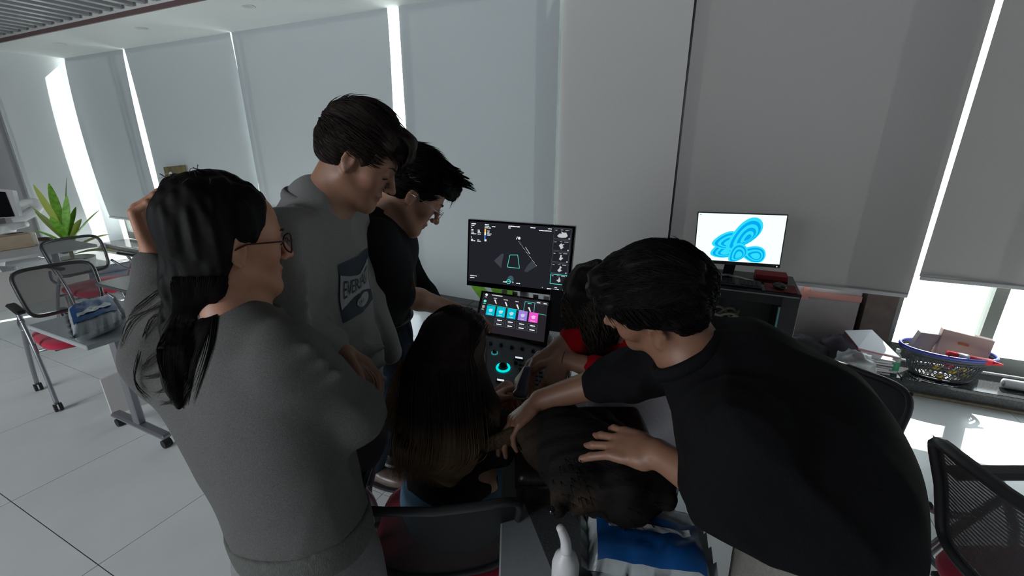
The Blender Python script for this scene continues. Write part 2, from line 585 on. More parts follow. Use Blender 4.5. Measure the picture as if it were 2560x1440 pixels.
# ------------------------------------------------------------------ furniture helpers
def arc_pts(p0, p1, p2, n=8):
    """quadratic bezier"""
    p0, p1, p2 = Vector(p0), Vector(p1), Vector(p2)
    return [p0 * (1 - t) ** 2 + p1 * 2 * t * (1 - t) + p2 * t * t for t in [i / n for i in range(n + 1)]]
def bez(pts, n=10):
    """smooth catmull-rom through pts"""
    P = [Vector(p) for p in pts]
    out = []
    for i in range(len(P) - 1):
        a, b, c, d = P[max(i - 1, 0)], P[i], P[i + 1], P[min(i + 2, len(P) - 1)]
        for k in range(n):
            t = k / n
            out.append(0.5 * ((2 * b) + (c - a) * t + (2 * a - 5 * b + 4 * c - d) * t * t + (3 * b - a - 3 * c + d) * t ** 3))
    out.append(P[-1])
    return out

def caster(p, parent, r=0.026, m=None):
    """twin wheel caster touching the floor under p (p at the floor)"""
    x, y, z = p
    f = MB()
    f.cyl((x, y, 2 * r - .004), (x, y, 2 * r + 0.022), 0.006, 8)
    f.tube([(x - .016, y, r * 1.0), (x - .012, y, r * 1.9), (x + .012, y, r * 1.9), (x + .016, y, r * 1.0)], 0.006, 6)
    c = f.build('caster', M['grey_plastic'], parent, True)
    MB().cyl((x - .02, y, r), (x - .006, y, r), r, 16).cyl((x + .006, y, r), (x + .02, y, r), r, 16).build('wheel', m or M['rubber'], c)
    return c

def mesh_chair(label, loc, rz, back=None, seatm=None, name='nesting_chair', group='red seated mesh back chairs', recl=0.10, fr=.0125):
    """faces +y locally, rolling nesting chair with mesh back, arm rests and two A shaped sides"""
    t = thing(name, label, 'chair', (0, 0, 0), 0, group)
    # seat cushion
    sh = []
    W, Dp = 0.235, 0.225
    n = 28
    prof = []
    for k in range(n):
        a = 2 * PI * k / n
        ca, sa = math.cos(a), math.sin(a)
        prof.append((W * abs(ca) ** 0.5 * (1 if ca > 0 else -1), 0.03 + Dp * abs(sa) ** 0.5 * (1 if sa > 0 else -1)))
    vs, fs = [], []
    rings = [(0.86, 0.412), (0.97, 0.418), (1.0, 0.435), (0.985, 0.452), (0.90, 0.464), (0.55, 0.462), (0.02, 0.458)]
    for sc, z in rings:
        for x, y in prof:
            vs.append((x * sc, 0.03 + (y - 0.03) * sc, z - 0.012 * ((y - .03) / Dp) ** 2 * (1 if y > 0.03 else -0.3)))
    for i in range(len(rings) - 1):
        for k in range(n):
            fs.append((i * n + k, i * n + (k + 1) % n, (i + 1) * n + (k + 1) % n, (i + 1) * n + k))
    fs.append(tuple(range(n))[::-1])
    fs.append(tuple((len(rings) - 1) * n + k for k in range(n)))
    mesh_obj('seat', vs, fs, seatm or M['red_fabric'], t, True)
    MB().box(-.19, .19, -.17, .2, .395, .412, .004).build('seat_pan', M['dark_plastic'], t)
    # back
    def bk(x, v):      # v 0..1 up the back
        curve = 0.035 * (x / .23) ** 2
        return Vector((x * (.92 - 0.10 * (1 - v) ** 2), -0.215 - recl * v + curve * .9 + 0.02 * math.sin(PI * v), 0.53 + 0.31 * v))
    loop = []
    for k in range(40):
        a = 2 * PI * k / 40
        ca, sa = math.cos(a), math.sin(a)
        loop.append(bk(0.225 * abs(ca) ** 0.32 * (1 if ca > 0 else -1), 0.5 + 0.5 * abs(sa) ** 0.32 * (1 if sa > 0 else -1)))
    MB().tube(loop, fr, 8, closed=True, flat=1.3).build('back_frame', M['dark_plastic'], t, True)
    vs, fs = [], []
    nx, nz = 14, 12
    for j in range(nz + 1):
        for i in range(nx + 1):
            vs.append(bk(-0.218 + 0.436 * i / nx, 0.015 + 0.97 * j / nz))
    for j in range(nz):
        for i in range(nx):
            q = j * (nx + 1) + i
            fs.append((q, q + 1, q + nx + 2, q + nx + 1))
    mesh_obj('back_mesh', vs, fs, back or M['chair_mesh'], t, True)
    for sx in (-1, 1):
        x = 0.262 * sx
        # up-right that carries back, front leg, curved rear leg
        MB().tube(bez([(x, .19, .05), (x, .17, .25), (x, .12, .46), (x, .04, .60), (x, 0.0, .655)], 5), 0.0125, 8).build('front_leg', M['grey_metal'], t, True)
        MB().tube(bez([(x, -.27, .05), (x, -.20, .22), (x, -.09, .42), (x, .0, .54), (x, .06, .60)], 5), 0.0125, 8).build('rear_leg', M['grey_metal'], t, True)
        MB().tube(bez([(x, .0, .52), (x * .98, -.12, .54), (0.222 * sx, -.205, .60)], 5), 0.011, 8).build('back_arm', M['grey_metal'], t, True)
        MB().obox((x, 0.0, .668), (0.026, 0, 0), (0, .13, 0), (0, 0, .012), 0.01).build('armrest', M['black_plastic'], t)
        caster((x, .19, 0), t)
        caster((x, -.27, 0), t)
    MB().cyl((-.262, .10, .395), (.262, .10, .395), .010, 8).cyl((-.262, -.12, .395), (.262, -.12, .395), .010, 8).build('cross_bar', M['grey_metal'], t, True)
    t.location = loc
    t.rotation_euler = (0, 0, rz)
    return t

# chairs: left pair, the seated woman's, one behind the man, one in the right foreground
RZN = math.atan2(-N.x, N.y)          # rotation that turns +y to N
def az(v): return math.atan2(-v[0], v[1])
M['chair_black'] = mesh_fabric('chair_mesh_black', (0.006, 0.006, 0.007), 160, 0.75)
c1 = mesh_chair('red seated mesh chair beside the blue pack, nearer of the left pair', S(-3.86, 1.28, 0), az(U) + R(-8))
c2 = mesh_chair('red seated mesh chair behind the other, in front of the potted plant', S(-4.95, 1.85, 0), az(U) + R(2))
c4 = mesh_chair('dark mesh office chair mostly hidden behind the stooping man', (1.03, 1.31, 0), az((-0.8, -0.6)), back=M['dark_plastic'])
c5 = mesh_chair('dark ribbed mesh chair back in the lower right corner', (1.42, 0.77, 0), az((1, 0.0)), back=M['chair_mesh_rib'])
c5.scale = (1.08, 1.08, 1.10)
c3 = mesh_chair('chair with black mesh back under the seated long haired woman', (-0.205, 1.11, 0), az((-0.08, 1)), recl=.09, back=M['chair_black'], fr=.009)

# ------------------------------------------------------------------ folding training tables
def training_table(label, s0, s1, o0, o1, top, panel=True, feet=True):
    """top spans s0..s1 (depth) and o0..o1 (long way)"""
    t = thing('folding_table', label, 'table', S((s0 + s1) / 2, (o0 + o1) / 2, 0), group='folding training tables')
    MB().sbox(s0, s1, o0, o1, .715, .74, .004).build('tabletop', top, t)
    for oo in (o0 + .22, o1 - .22):
        sc = (s0 + s1) / 2
        MB().sbox(sc - .03, sc + .03, oo - .02, oo + .02, .09, .70, .006).build('leg', M['grey_metal'], t)
        MB().sbox(s0 + .03, s1 - .03, oo - .028, oo + .028, .062, .092, .01).build('foot', M['grey_metal'], t)
        MB().sbox(s0 + .06, s1 - .06, oo - .02, oo + .02, .69, .715, .004).build('bracket', M['dark_plastic'], t)
        for ss_ in (s0 + .06, s1 - .06):
            p = S(ss_, oo, 0)
            cc = MB().cyl(p + Vector((0, 0, .044)), p + Vector((0, 0, .066)), .007, 8).build('caster', M['dark_plastic'], t)
            q = U * 0.018
            MB().cyl(p - N * .02 + Vector((0, 0, .025)), p + N * .02 + Vector((0, 0, .025)), .025, 16).build('wheel', M['rubber'], cc)
    if panel:
        MB().sbox(s1 - .10, s1 - .085, o0 + .02, o1 - .1, .30, .62, .003).build('modesty_panel', M['panel_beige'], t)
    return t
training_table('grey topped folding table carrying the blue wipes pack, with pale modesty panel', -3.22, -2.62, .86, 2.1, M['table_grey'], panel=False)
# its modesty panel hangs low at the near end
tb = [o for o in bpy.data.objects if o.name == 'folding_table'][0]
P0, P1, P2, P3 = D(251, 950, 2.72), D(420, 878, 2.95), D(455, 985, 3.08), D(289, 1057, 2.83)
MB().slab([P0, P1, P2, P3], U * -0.016).build('modesty_panel', M['panel_beige'], tb)
training_table('dark topped folding table behind the dark haired woman', -3.82, -3.26, 1.40, 2.7, M['table_dark'])
training_table('white topped folding table at the far left with a small box on it', -5.87, -5.30, 0.7, 2.05, mat('table_white', (0.62, 0.62, 0.64), 0.4))

# ------------------------------------------------------------------ wipes packs
def wipes_pack(label, c, ax, ay, h, parent_group='packs of wipes', lb0=-.80, lb1=.62, fb0=-.50, fb1=-.18):
    """soft pack lying flat: centre c on its base, half axes ax (long), ay (short), height h"""
    t = thing('wipes_pack', label, 'pack', c, group=parent_group)
    nx, ny = 22, 14
    az_ = Vector((0, 0, 1))
    vs, fs = [], []
    rnd = random.Random(5)
    for side in (1, 0):
        for j in range(ny + 1):
            for i in range(nx + 1):
                a, b = i / nx * 2 - 1, j / ny * 2 - 1
                e = max(0.0, 1 - abs(a) ** 10) ** 0.5 * max(0.0, 1 - abs(b) ** 6) ** 0.5
                w = 0.012 * noise.noise(Vector((a * 5, b * 4, side * 3.0 + c[0])))
                z = (0.5 + 0.5 * e) * h if side else (0.5 - 0.5 * e) * h
                z = z + (w * (0.4 + .6 * e) if side else 0)
                sx = 1 + 0.03 * noise.noise(Vector((b * 6, a, 1.7)))
                vs.append(Vector(c) + ax * a * sx + ay * b + az_ * z)
    L = (nx + 1) * (ny + 1)
    for side in (0, 1):
        for j in range(ny):
            for i in range(nx):
                q = side * L + j * (nx + 1) + i
                f = (q, q + 1, q + nx + 2, q + nx + 1)
                fs.append(f if side == 0 else f[::-1])
    for i in range(nx):
        fs.append((i, L + i, L + i + 1, i + 1))
        q = ny * (nx + 1) + i
        fs.append((q + 1, L + q + 1, L + q, q))
    for j in range(ny):
        q = j * (nx + 1)
        fs.append((q, q + nx + 1, L + q + nx + 1, L + q))
        q += nx
        fs.append((q, L + q, L + q + nx + 1, q + nx + 1))
    mesh_obj('film', vs, fs, M['pack_white'], t, True)
    # blue printed label and paler strip, draped on top
    def patch(nm, a0, a1, b0, b1, m, lift):
        vv, ff = [], []
        for j in range(9):
            for i in range(13):
                a, b = a0 + (a1 - a0) * i / 12, b0 + (b1 - b0) * j / 8
                e = max(0.0, 1 - abs(a) ** 10) ** 0.5 * max(0.0, 1 - abs(b) ** 6) ** 0.5
                w = 0.012 * noise.noise(Vector((a * 5, b * 4, 3.0 + c[0])))
                vv.append(Vector(c) + ax * a + ay * b + az_ * ((0.5 + 0.5 * e) * h + w * (.4 + .6 * e) + lift))
        for j in range(8):
            for i in range(12):
                q = j * 13 + i
                ff.append((q, q + 1, q + 14, q + 13))
        return mesh_obj(nm, vv, ff, m, t, True)
    patch('blue_label', -.86, .90, lb0, lb1, M['blue_pack'], .007)
    patch('resealable_flap', -.66, .72, fb0, fb1, M['pack_white'], .011)
    # crimped ends
    for sg in (-1, 1):
        pts = []
        MBx = MB()
        n_ = 14
        vv, ff = [], []
        for i in range(n_ + 1):
            b = -1.02 + 2.04 * i / n_
            for k in (0, 1):
                vv.append(Vector(c) + ax * sg * (0.99 + 0.14 * k) + ay * b * (1 + .03 * k) + az_ * (h * .5 + (0.012 * math.sin(i * 2.1) + .014) * k))
        for i in range(n_):
            ff.append((2 * i, 2 * i + 1, 2 * i + 3, 2 * i + 2))
        MBx.add(vv, ff)
        MBx.build('crimped_end', M['pack_white'], t, True)
    return t
_c = Zp(246, 815, .745)
wipes_pack('blue and white wipes pack on the grey folding table at left', _c, (Zp(303, 790, .745) - Zp(187, 835, .745)) * 0.5, (Zp(232, 778, .745) - Zp(258, 838, .745)) * .46, .105)

# ------------------------------------------------------------------ potted plant
def leaf(mb, base, direc, length, width, droop, up=0.3):
    d = Vector(direc).normalized()
    side = d.cross(Vector((0, 0, 1))).normalized()
    n_ = 9
    vs, fs = [], []
    for i in range(n_ + 1):
        t = i / n_
        p = Vector(base) + d * length * t * (1 - .25 * droop * t) + Vector((0, 0, 1)) * (length * (up * t - droop * t * t))
        w = width * math.sin(PI * min(1, (t * .92 + .06))) ** 0.75 * .5
        s2 = side * w
        f = Vector((0, 0, -w * .35))
        vs += [p - s2 - f, p + f * 0.4, p + s2 - f]
    for i in range(n_):
        fs += [(3 * i, 3 * i + 1, 3 * i + 4, 3 * i + 3), (3 * i + 1, 3 * i + 2, 3 * i + 5, 3 * i + 4)]
    mb.add(vs, fs)
    return mb
pot_c = S(-6.75, 2.35, 0)
pt = thing('potted_plant', 'tall leafy plant with yellow edged green leaves in a white pot by the left wall', 'plant', pot_c)
MB().lathe(pot_c, [(.15, 0), (.185, .1), (.20, .36), (.205, .38), (.185, .38), (.18, .33), (.01, .33)], 28).build('pot', M['ceramic'], pt, True)
MB().lathe(pot_c + Vector((0, 0, .325)), [(.18, 0.0), (.178, .012), (.01, .015)], 20).build('soil', mat('soil', (0.05, 0.035, 0.02), .95, bump=.5), pt, True)
MB().tube(bez([pot_c + Vector((0, 0, .32)), pot_c + Vector((.01, 0, .55)), pot_c + Vector((0, .01, .72))], 4), .018, 8).build('stem', mat('stem', (0.22, 0.2, 0.08), .7), pt, True)
rnd = random.Random(11)
lf = None
for i in range(17):
    a = i * 2.4 + rnd.random() * .4
    el = 0.25 + 0.75 * (i / 17)
    L_ = 0.36 + rnd.random() * .16
    b = pot_c + Vector((math.cos(a) * .02, math.sin(a) * .02, .42 + .30 * i / 17))
    hor = 1.25 - el
    mb = leaf(MB(), b, (math.cos(a) * hor, math.sin(a) * hor, 0), L_ * hor * 1.05, .085, .18 * hor + .12, up=el * 1.3 / hor)
    o = mb.build('leaf', M['leaf'] if i % 3 else M['leaf_edge'], pt, True)
# smaller succulent on the ledge
sc_c = S(-6.2, 3.2, 0.0)
sp = thing('small_plant', 'small pale rosette plant on the bright floor below the window', 'plant', sc_c)
MB().lathe(sc_c, [(.05, 0), (.07, .10), (.065, .10), (.01, .09)], 18).build('pot', M['ceramic'], sp, True)
for i in range(13):
    a = i * 2.4
    leaf(MB(), sc_c + Vector((0, 0, .09)), (math.cos(a), math.sin(a), 0), .13, .04, .2, .5 + .08 * (i % 4)).build('leaf', mat('pale_leaf', (.5, .52, .42), .6) if i == 0 else bpy.data.materials['pale_leaf'], sp, True)

# mats rolled and stacked beside the plant
for k, (z, lab) in enumerate(((0.0, 'bottom'), (.095, 'middle'), (.185, 'top'))):
    a = S(-6.50, 2.35 + .02 * k, z + .048)
    b = S(-6.42, 2.95 + .02 * k, z + .048)
    t = thing('foam_roll', '%s grey foam roll of the stack beside the white plant pot' % lab, 'foam roll', (a + b) / 2 - Vector((0, 0, .048)), group='stacked foam rolls')
    x, y, zz = frame_from(b - a)
    MB().lathe(a, [(.008, .0), (.02, .0), (.044, .0), (.048, .006), (.048, .60), (.044, .606), (.008, .606)], 18, axis=(b - a), close=False).build('foam', mat('foam_grey', (0.22, 0.23, 0.27), .9, var=.1) if k == 0 else bpy.data.materials['foam_grey'], t, True)
    MB().lathe(a, [(.0085, -.001), (.0075, .607)], 12, axis=(b - a), close=False).build('core_hole', M['black_plastic'], t, True)
a, b = Zp(290, 708, .05), Zp(392, 730, .05)
t = thing('long_foam_roll', 'long dark grey foam roll lying on the white floor, end towards the dark table', 'foam roll', (a + b) / 2 - Vector((0, 0, .05)))
L_ = (b - a).length
MB().lathe(a, [(.012, 0), (.044, .0), (.05, .008), (.05, L_ - .008), (.044, L_), (.012, L_)], 20, axis=(b - a), close=False).build('foam', mat('foam_dark', (0.10, 0.105, 0.12), .9), t, True)
MB().lathe(a, [(.0125, -.001), (.0125, L_ + .001)], 12, axis=(b - a), close=True).build('core_hole', M['black_plastic'], t, True)

# ------------------------------------------------------------------ white ultrasound machine at the far left
def at_s(x, y, s):
    r = ray(x, y)
    return CAMV + r * ((s - CAMV.dot(U)) / r.dot(U))
um_c = S(-6.9, 1.62, 0)
um = thing('white_scanner', 'white medical scanner with jointed arm and dark screen at the left edge', 'scanner', um_c)
dd = 5.3
def Q(x, y, d=dd): return D(x, y, d)
MB().slab([Q(-60, 466), Q(30, 475), Q(48, 540), Q(-60, 548)], FWD * .05).build('monitor', M['white_plastic'], um)
MB().slab([Q(-60, 474, 5.29), Q(12, 480, 5.29), Q(36, 541, 5.29), Q(-60, 548, 5.29)], FWD * .004).build('screen', M['black_gloss'], um)
MB().tube(bez([Q(38, 520, 5.36), Q(66, 508, 5.4), Q(88, 506, 5.45), Q(94, 520, 5.45), Q(80, 532, 5.4), Q(40, 552, 5.4)], 6), .05, 10).build('swing_arm', M['white_plastic'], um, True)
MB().tube([Q(10, 570), Q(66, 560)], [.055, .035], 10).build('handle_bar', M['white_plastic'], um, True)
MB().tube(bez([Q(18, 566), Q(14, 590), Q(-14, 640), Q(-20, 700)], 6), [.07 + .002 * i for i in range(19)], 12).build('column', M['white_plastic'], um, True)
base = S(-6.95, 1.55, 0)
MB().lathe(base, [(.27, .06), (.29, .10), (.27, .2), (.2, .55), (.17, .9), (.12, 1.0)], 20).build('body', M['white_plastic'], um, True)
for k in range(4):
    a = PI / 4 + k * PI / 2
    p = base + Vector((math.cos(a) * .24, math.sin(a) * .24, 0))
    MB().cyl(p + Vector((-.025, 0, .045)), p + Vector((.025, 0, .045)), .045, 16).build('wheel', M['grey_plastic'], um)
for k in range(5):
    pts = bez([Q(4 + 8 * k, 668, 4.9), Q(24 + 6 * k, 700, 4.85), Q(20 + 5 * k, 740, 4.85), Q(-12 + 4 * k, 756, 4.85), Q(-30 + 3 * k, 720, 4.9)], 6)
    MB().tube(pts, .02, 8).build('cable', mat('pale_cable', (.66, .66, .72), .4) if k == 0 else bpy.data.materials['pale_cable'], um, True)
# on the white table: carton + tissue box
tt = .742
bc = Zp(18, 622, tt)
t = thing('cardboard_box', 'brown cardboard box on the white table at the far left', 'box', bc)
MB().obox(bc + Vector((0, 0, .06)), U * .09, N * .16, (0, 0, .06), .004).build('carton', mat('kraft', (.42, .33, .24), .8, var=.1), t)
MB().obox(bc + Vector((0, 0, .121)), U * .02, N * .161, (0, 0, .001)).build('packing_tape', mat('tape', (.5, .42, .3), .3), t)
bc = Zp(55, 614, tt)
t = thing('tissue_box', 'pale cream tissue box beside the brown box on the far left table', 'box', bc)
MB().obox(bc + Vector((0, 0, .06)), U * .10, N * .09, (0, 0, .06), .008).build('box', mat('cream_box', (.68, .62, .55), .6), t)
MB().obox(bc + Vector((0, 0, .075)) - N * 0.0905 - U * .0, U * .05, N * .001, (0, 0, .008)).build('slot', M['dark_plastic'], t)
bc = Zp(112, 603, tt)
t = thing('computer_mouse', 'dark round mouse at the end of the far left table', 'mouse', bc)
MB().ball(bc + Vector((0, 0, .02)), .05, 16, 8, (1.5, 1, .42)).build('shell', mat('brown_plastic', (.10, .06, .05), .4), t, True)
# small card pinned to the blind behind the woman
p = S(-6.0, 3.70, 0)
c0 = at_o = None
def at_o_(x, y, o):
    r = ray(x, y)
    return CAMV + r * ((o - CAMV.dot(N)) / r.dot(N))
A, B, C_, D_ = at_o_(408, 418, 3.68), at_o_(462, 412, 3.68), at_o_(474, 466, 3.68), at_o_(421, 474, 3.68)
t = thing('wall_poster', 'small brown poster clipped to the grey blind behind the woman', 'poster', (A + C_) / 2)
MB().slab([A, D_, C_, B], N * .006).build('card', mat('poster_card', (.17, .14, .06), .5, var=.4, vscale=9), t)
MB().ball(at_o_(428, 438, 3.675), .035, 10, 6, (1, .2, 1.3)).build('figure', M['paper'], t, True)

# ------------------------------------------------------------------ desktop computer corner
ds0, ds1, do0, do1, dz = -0.25, 0.55, 3.15, 3.60, .74
desk = thing('computer_desk', 'black glass topped desk carrying the desktop computer', 'desk', S(.15, 3.37, 0))
MB().sbox(ds0, ds1, do0, do1, dz - .02, dz, .003).build('desktop', M['black_gloss'], desk)
MB().sbox(ds0 + .01, ds1 - .01, do0 - .004, do0, dz - .026, dz - .018).build('edge_strip', mat('edge_grey', (.25, .27, .29), .3), desk)
MB().sbox(ds0 + .02, ds1 - .02, do0 + .01, do1, dz - .09, dz - .02, .003).build('apron', M['black_plastic'], desk)
for (a, b) in ((ds0, ds0 + .05), (ds1 - .10, ds1)):
    MB().sbox(a, b, do0, do1, 0.0, dz - .02, .004).build('side_panel', M['dark_plastic'], desk)
MB().sbox(ds0 + .05, ds1 - .10, do1 - .02, do1, .2, dz - .09).build('back_panel', mat('desk_back', (.11, .12, .125), .5), desk)
MB().sbox(ds0 + .05, ds1 - .10, do0 + .03, do1 - .02, .16, .18).build('shelf', M['dark_plastic'], desk)
for s_ in (ds0 + .062, ds1 - .112):
    MB().sbox(s_, s_ + .012, do0 + .004, do0 + .016, .30, dz - .1).build('glass_edge', mat('teal_glass', (.22, .48, .50), .15) if s_ < 0 else bpy.data.materials['teal_glass'], desk)
# things on the shelf inside the desk
c = S(.12, 3.38, .18)
t = thing('coiled_cable', 'beige coiled cable bundle inside the black desk', 'cable', c)
for k in range(5):
    pts = [c + Vector((math.cos(q) * (.10 + .01 * k), math.sin(q) * .07, .012 + .3 * (.5 + .5 * math.sin(q + k)) )) for q in [2 * PI * i / 26 for i in range(26)]]
    MB().tube(pts, .011, 6, closed=True).build('loop', mat('beige_cable', (.40, .36, .28), .5) if k == 0 else bpy.data.materials['beige_cable'], t, True)

# monitor: geometry from its corners
def quadfit(p, d):
    """four pixel corners of a parallelogram in space, depth of the first corner given"""
    r = [ray(*q) for q in p]
    A_ = np.array([[-r[1][i], r[2][i], -r[3][i]] for i in range(3)])
    sol = np.linalg.solve(A_, -np.array(r[0]) * d)
    ds = [d] + [float(v) for v in sol]
    return [CAMV + r[i] * ds[i] for i in range(4)]
mt = thing('desktop_monitor', 'bright desktop monitor with a blue folded ribbon wallpaper on the black desk', 'monitor', S(.10, 3.42, dz))
mA, mB, mC, mD = quadfit([(1746, 531), (1969, 538), (1949, 663), (1735, 649)], 2.90)
print('pc', [(round((p - CAMV).dot(FWD), 2)) for p in (mA, mB, mC, mD)])
nrm = (mB - mA).cross(mD - mA).normalized()       # points away from camera?
if nrm.dot(FWD) < 0: nrm = -nrm
class Screen:
    def __init__(s, A, B, C, Dd, mtp, lift=.0015):
        s.c = (A, B, C, Dd)
        s.n = -((B - A).cross(Dd - A).normalized())
        if s.n.dot(FWD) > 0: s.n = -s.n
        s.p = mtp
        s.k = 0
        s.lift = lift
    def pt(s, x, y, h=0.0):
        A, B, C, Dd = s.c
        return (A * (1 - x) + B * x) * (1 - y) + (Dd * (1 - x) + C * x) * y + s.n * h
    def poly(s, name, pts, m, h=1, label=None, parent=None):
        mb = MB()
        vs = [s.pt(x, y, s.lift * h) for x, y in pts]
        mb.add(vs, [tuple(range(len(vs)))])
        return mb.build(name, m, parent or s.p, label=label)
    def mb_poly(s, mb, pts, h=1):
        mb.add([s.pt(x, y, s.lift * h) for x, y in pts], [tuple(range(len(pts)))])
    def rect(s, mb, x0, y0, x1, y1, h=1):
        s.mb_poly(mb, [(x0, y0), (x1, y0), (x1, y1), (x0, y1)], h)
    def outline(s, mb, x0, y0, x1, y1, w, h=1, ar=1.7):
        s.rect(mb, x0, y0, x1, y0 + w * ar, h)
        s.rect(mb, x0, y1 - w * ar, x1, y1, h)
        s.rect(mb, x0, y0, x0 + w, y1, h)
        s.rect(mb, x1 - w, y0, x1, y1, h)
    def line(s, mb, x0, y0, x1, y1, w, h=1, ar=1.7):
        dx, dy = x1 - x0, (y1 - y0) / ar
        L = math.hypot(dx, dy) or 1
        nx, ny = -dy / L * w / 2, dx / L * w / 2 * ar
        s.mb_poly(mb, [(x0 + nx, y0 + ny), (x1 + nx, y1 + ny), (x1 - nx, y1 - ny), (x0 - nx, y0 - ny)], h)
    def disc(s, mb, x, y, r, h=1, ar=1.7, n=18, ry=None):
        s.mb_poly(mb, [(x + r * math.cos(2 * PI * i / n), y + (ry or r) * ar * math.sin(2 * PI * i / n)) for i in range(n)], h)
    def ring(s, mb, x, y, r, w, h=1, ar=1.7, n=28, a0=0, a1=2 * PI):
        vs = []
        for i in range(n + 1):
            a = a0 + (a1 - a0) * i / n
            vs.append(s.pt(x + r * math.cos(a), y + r * ar * math.sin(a), s.lift * h))
            vs.append(s.pt(x + (r - w) * math.cos(a), y + (r - w) * ar * math.sin(a), s.lift * h))
        mb.add(vs, [(2 * i, 2 * i + 2, 2 * i + 3, 2 * i + 1) for i in range(n)])
    def fuzz(s, mb, x0, y0, w, hgt, rnd, h=1):
        """a word too small to read: uneven marks of letter width"""
        x = x0
        while x < x0 + w:
            lw = .0045 + .004 * rnd.random()
            a, b = rnd.random() * .25 * hgt, rnd.random() * .2 * hgt
            s.rect(mb, x, y0 + a, min(x + lw, x0 + w), y0 + hgt - b, h)
            x += lw + .0016
def shell(name, A, B, C, Dd, t_, m, parent, border=.004, back=0.02):
    mb = MB()
    n_ = (B - A).cross(Dd - A).normalized()
    if n_.dot(FWD) < 0: n_ = -n_
    cc = (A + B + C + Dd) / 4
    def ex(p): return p + (p - cc).normalized() * border
    mb.slab([ex(A), ex(B), ex(C), ex(Dd)], n_ * t_)
    return mb.build(name, m, parent)
shell('case', mA, mB, mC + (mC - mB) * .05, mD + (mD - mA) * .05, .022, M['black_plastic'], mt, .005)
sc1 = Screen(mA, mB, mC, mD, mt)
sc1.poly('screen', [(.004, .008), (.996, .008), (.996, .985), (.004, .985)], emis('screen_white', (.80, 1.0, 1.0), 1.25), 1)
# folded ribbon flower: layered petals
pet_cols = [(0.0, .18, .75), (.0, .42, .92), (.0, .62, .98), (.03, .75, 1.0)]
pm = [emis('ribbon_%d' % i, c, 1.0) for i, c in enumerate(pet_cols)]
def petal(cx, cy, rx, ry, rot, n=5, h0=2):
    for k in range(n):
        f = 1 - k * .16
        pts = []
        for i in range(30):
            a = 2 * PI * i / 30
            x = rx * f * math.cos(a)
            y = ry * f * math.sin(a) * (1 + .35 * math.cos(a))
            xr = x * math.cos(rot) - y * math.sin(rot) + k * rx * .055 * math.cos(rot)
            yr = x * math.sin(rot) + y * math.cos(rot) + k * ry * .05
            pts.append((cx + xr, min(.972, cy + yr * 1.75)))
        sc1.poly('ribbon_fold', pts, pm[3 - ((k * 2 + (0 if k % 2 else 0)) % 4) if k % 2 else 3], h0 + k * .4)
petal(.33, .76, .15, .095, -.35, 5, 2)
petal(.36, .56, .17, .10, -.25, 5, 4.4)
petal(.68, .80, .15, .095, .15, 5, 2.8)
petal(.55, .42, .25, .115, -.80, 6, 6.6)
petal(.50, .80, .13, .09, -.9, 5, 9.2)
mb = MB(); sc1.rect(mb, .022, .03, .042, .045, 2); sc1.rect(mb, .03, .49, .04, .50, 2)
mb.build('desktop_icon', emis('icon_grey', (.25, .45, .5), .8), mt)
c = (mC + mD) / 2
MB().ball(mC + (mC - mB) * .03 - nrm * .006 - (mC - mD) * .03, .003, 8, 5).build('power_light', emis('led_white', (.9, 1, .8), 2.5), mt)
foot = S(.12, 3.40, dz)
neck_top = (mA + mB + mC + mD) / 4 + nrm * .03
MB().obox((foot + neck_top) / 2 + N * .02, U * .035, N * .012, (neck_top - foot) / 2 * 1.0).build('neck', M['dark_plastic'], mt)
for sg in (-1, 1):
    MB().tube([foot + Vector((0, 0, .014)), foot + U * sg * .20 - N * .10 + Vector((0, 0, .008))], [.011, .007], 8).build('foot', mat('silver_foot', (.62, .62, .66), .3, .3) if sg < 0 else bpy.data.materials['silver_foot'], mt, True)
# keyboard
kb = thing('keyboard', 'black full size keyboard in front of the bright monitor', 'keyboard', S(.10, 3.22, dz))
ks0, ks1, ko0, ko1 = -.21, .33, 3.17, 3.31
MB().sbox(ks0, ks1, ko0, ko1, dz, dz + .014, .004).build('case', M['dark_plastic'], kb)
keym = mat('key_black', (.022, .024, .028), .45)
kp = None
for r_ in range(6):
    for c_ in range(21):
        if c_ in (15,) or (c_ == 17 and r_ == 0): continue
        s_ = ks0 + .012 + c_ * .0247
        o_ = ko1 - .012 - r_ * .0208 - .02
        if kp is None:
            kp = MB().obox((0, 0, 0.004), U * .0105, N * .0088, (0, 0, .004), .002).build('key', keym, kb)
            q = kp
        else:
            q = kp.copy(); COL.objects.link(q); q.parent = kb
        q.location = S(s_ + .0105, o_ + .009, dz + .014)
ms = thing('computer_mouse', 'black mouse on a red patterned pad beside the keyboard', 'mouse', S(.43, 3.22, dz + .006))
mc = S(.43, 3.22, dz + .024)
MB().ball(mc, .04, 18, 10, (.95, 1.3, .5)).build('shell', M['black_gloss'], ms, True)
MB().cyl(mc + Vector((0, .01, .018)) - U * .006, mc + Vector((0, .01, .018)) + U * .006, .008, 10).build('scroll_wheel', M['rubber'], ms)
mp_ = MB().sbox(.35, .53, 3.16, 3.34, dz, dz + .004, .001).build('mouse_pad', mat('red_pad', (.16, .012, .016), .7, var=.5, vscale=25))
tag(mp_, 'dark red mouse pad under the black mouse', 'mouse pad')
bx = MB().sbox(.30, .50, 3.42, 3.56, dz, dz + .035, .003).build('red_box', mat('red_box', (.28, .01, .015), .5))
tag(bx, 'flat dark red box behind the monitor foot', 'box')
# cable on desk
cb = MB().tube(bez([S(-.2, 3.4, dz + .01), S(-.12, 3.48, dz + .04), S(-.05, 3.36, dz + .01), S(.02, 3.46, dz + .02), S(.1, 3.5, dz + .01)], 8), .003, 6).build('monitor_cable', M['black_plastic'], smooth=True)
tag(cb, 'thin black cable looping behind the monitor foot', 'cable')

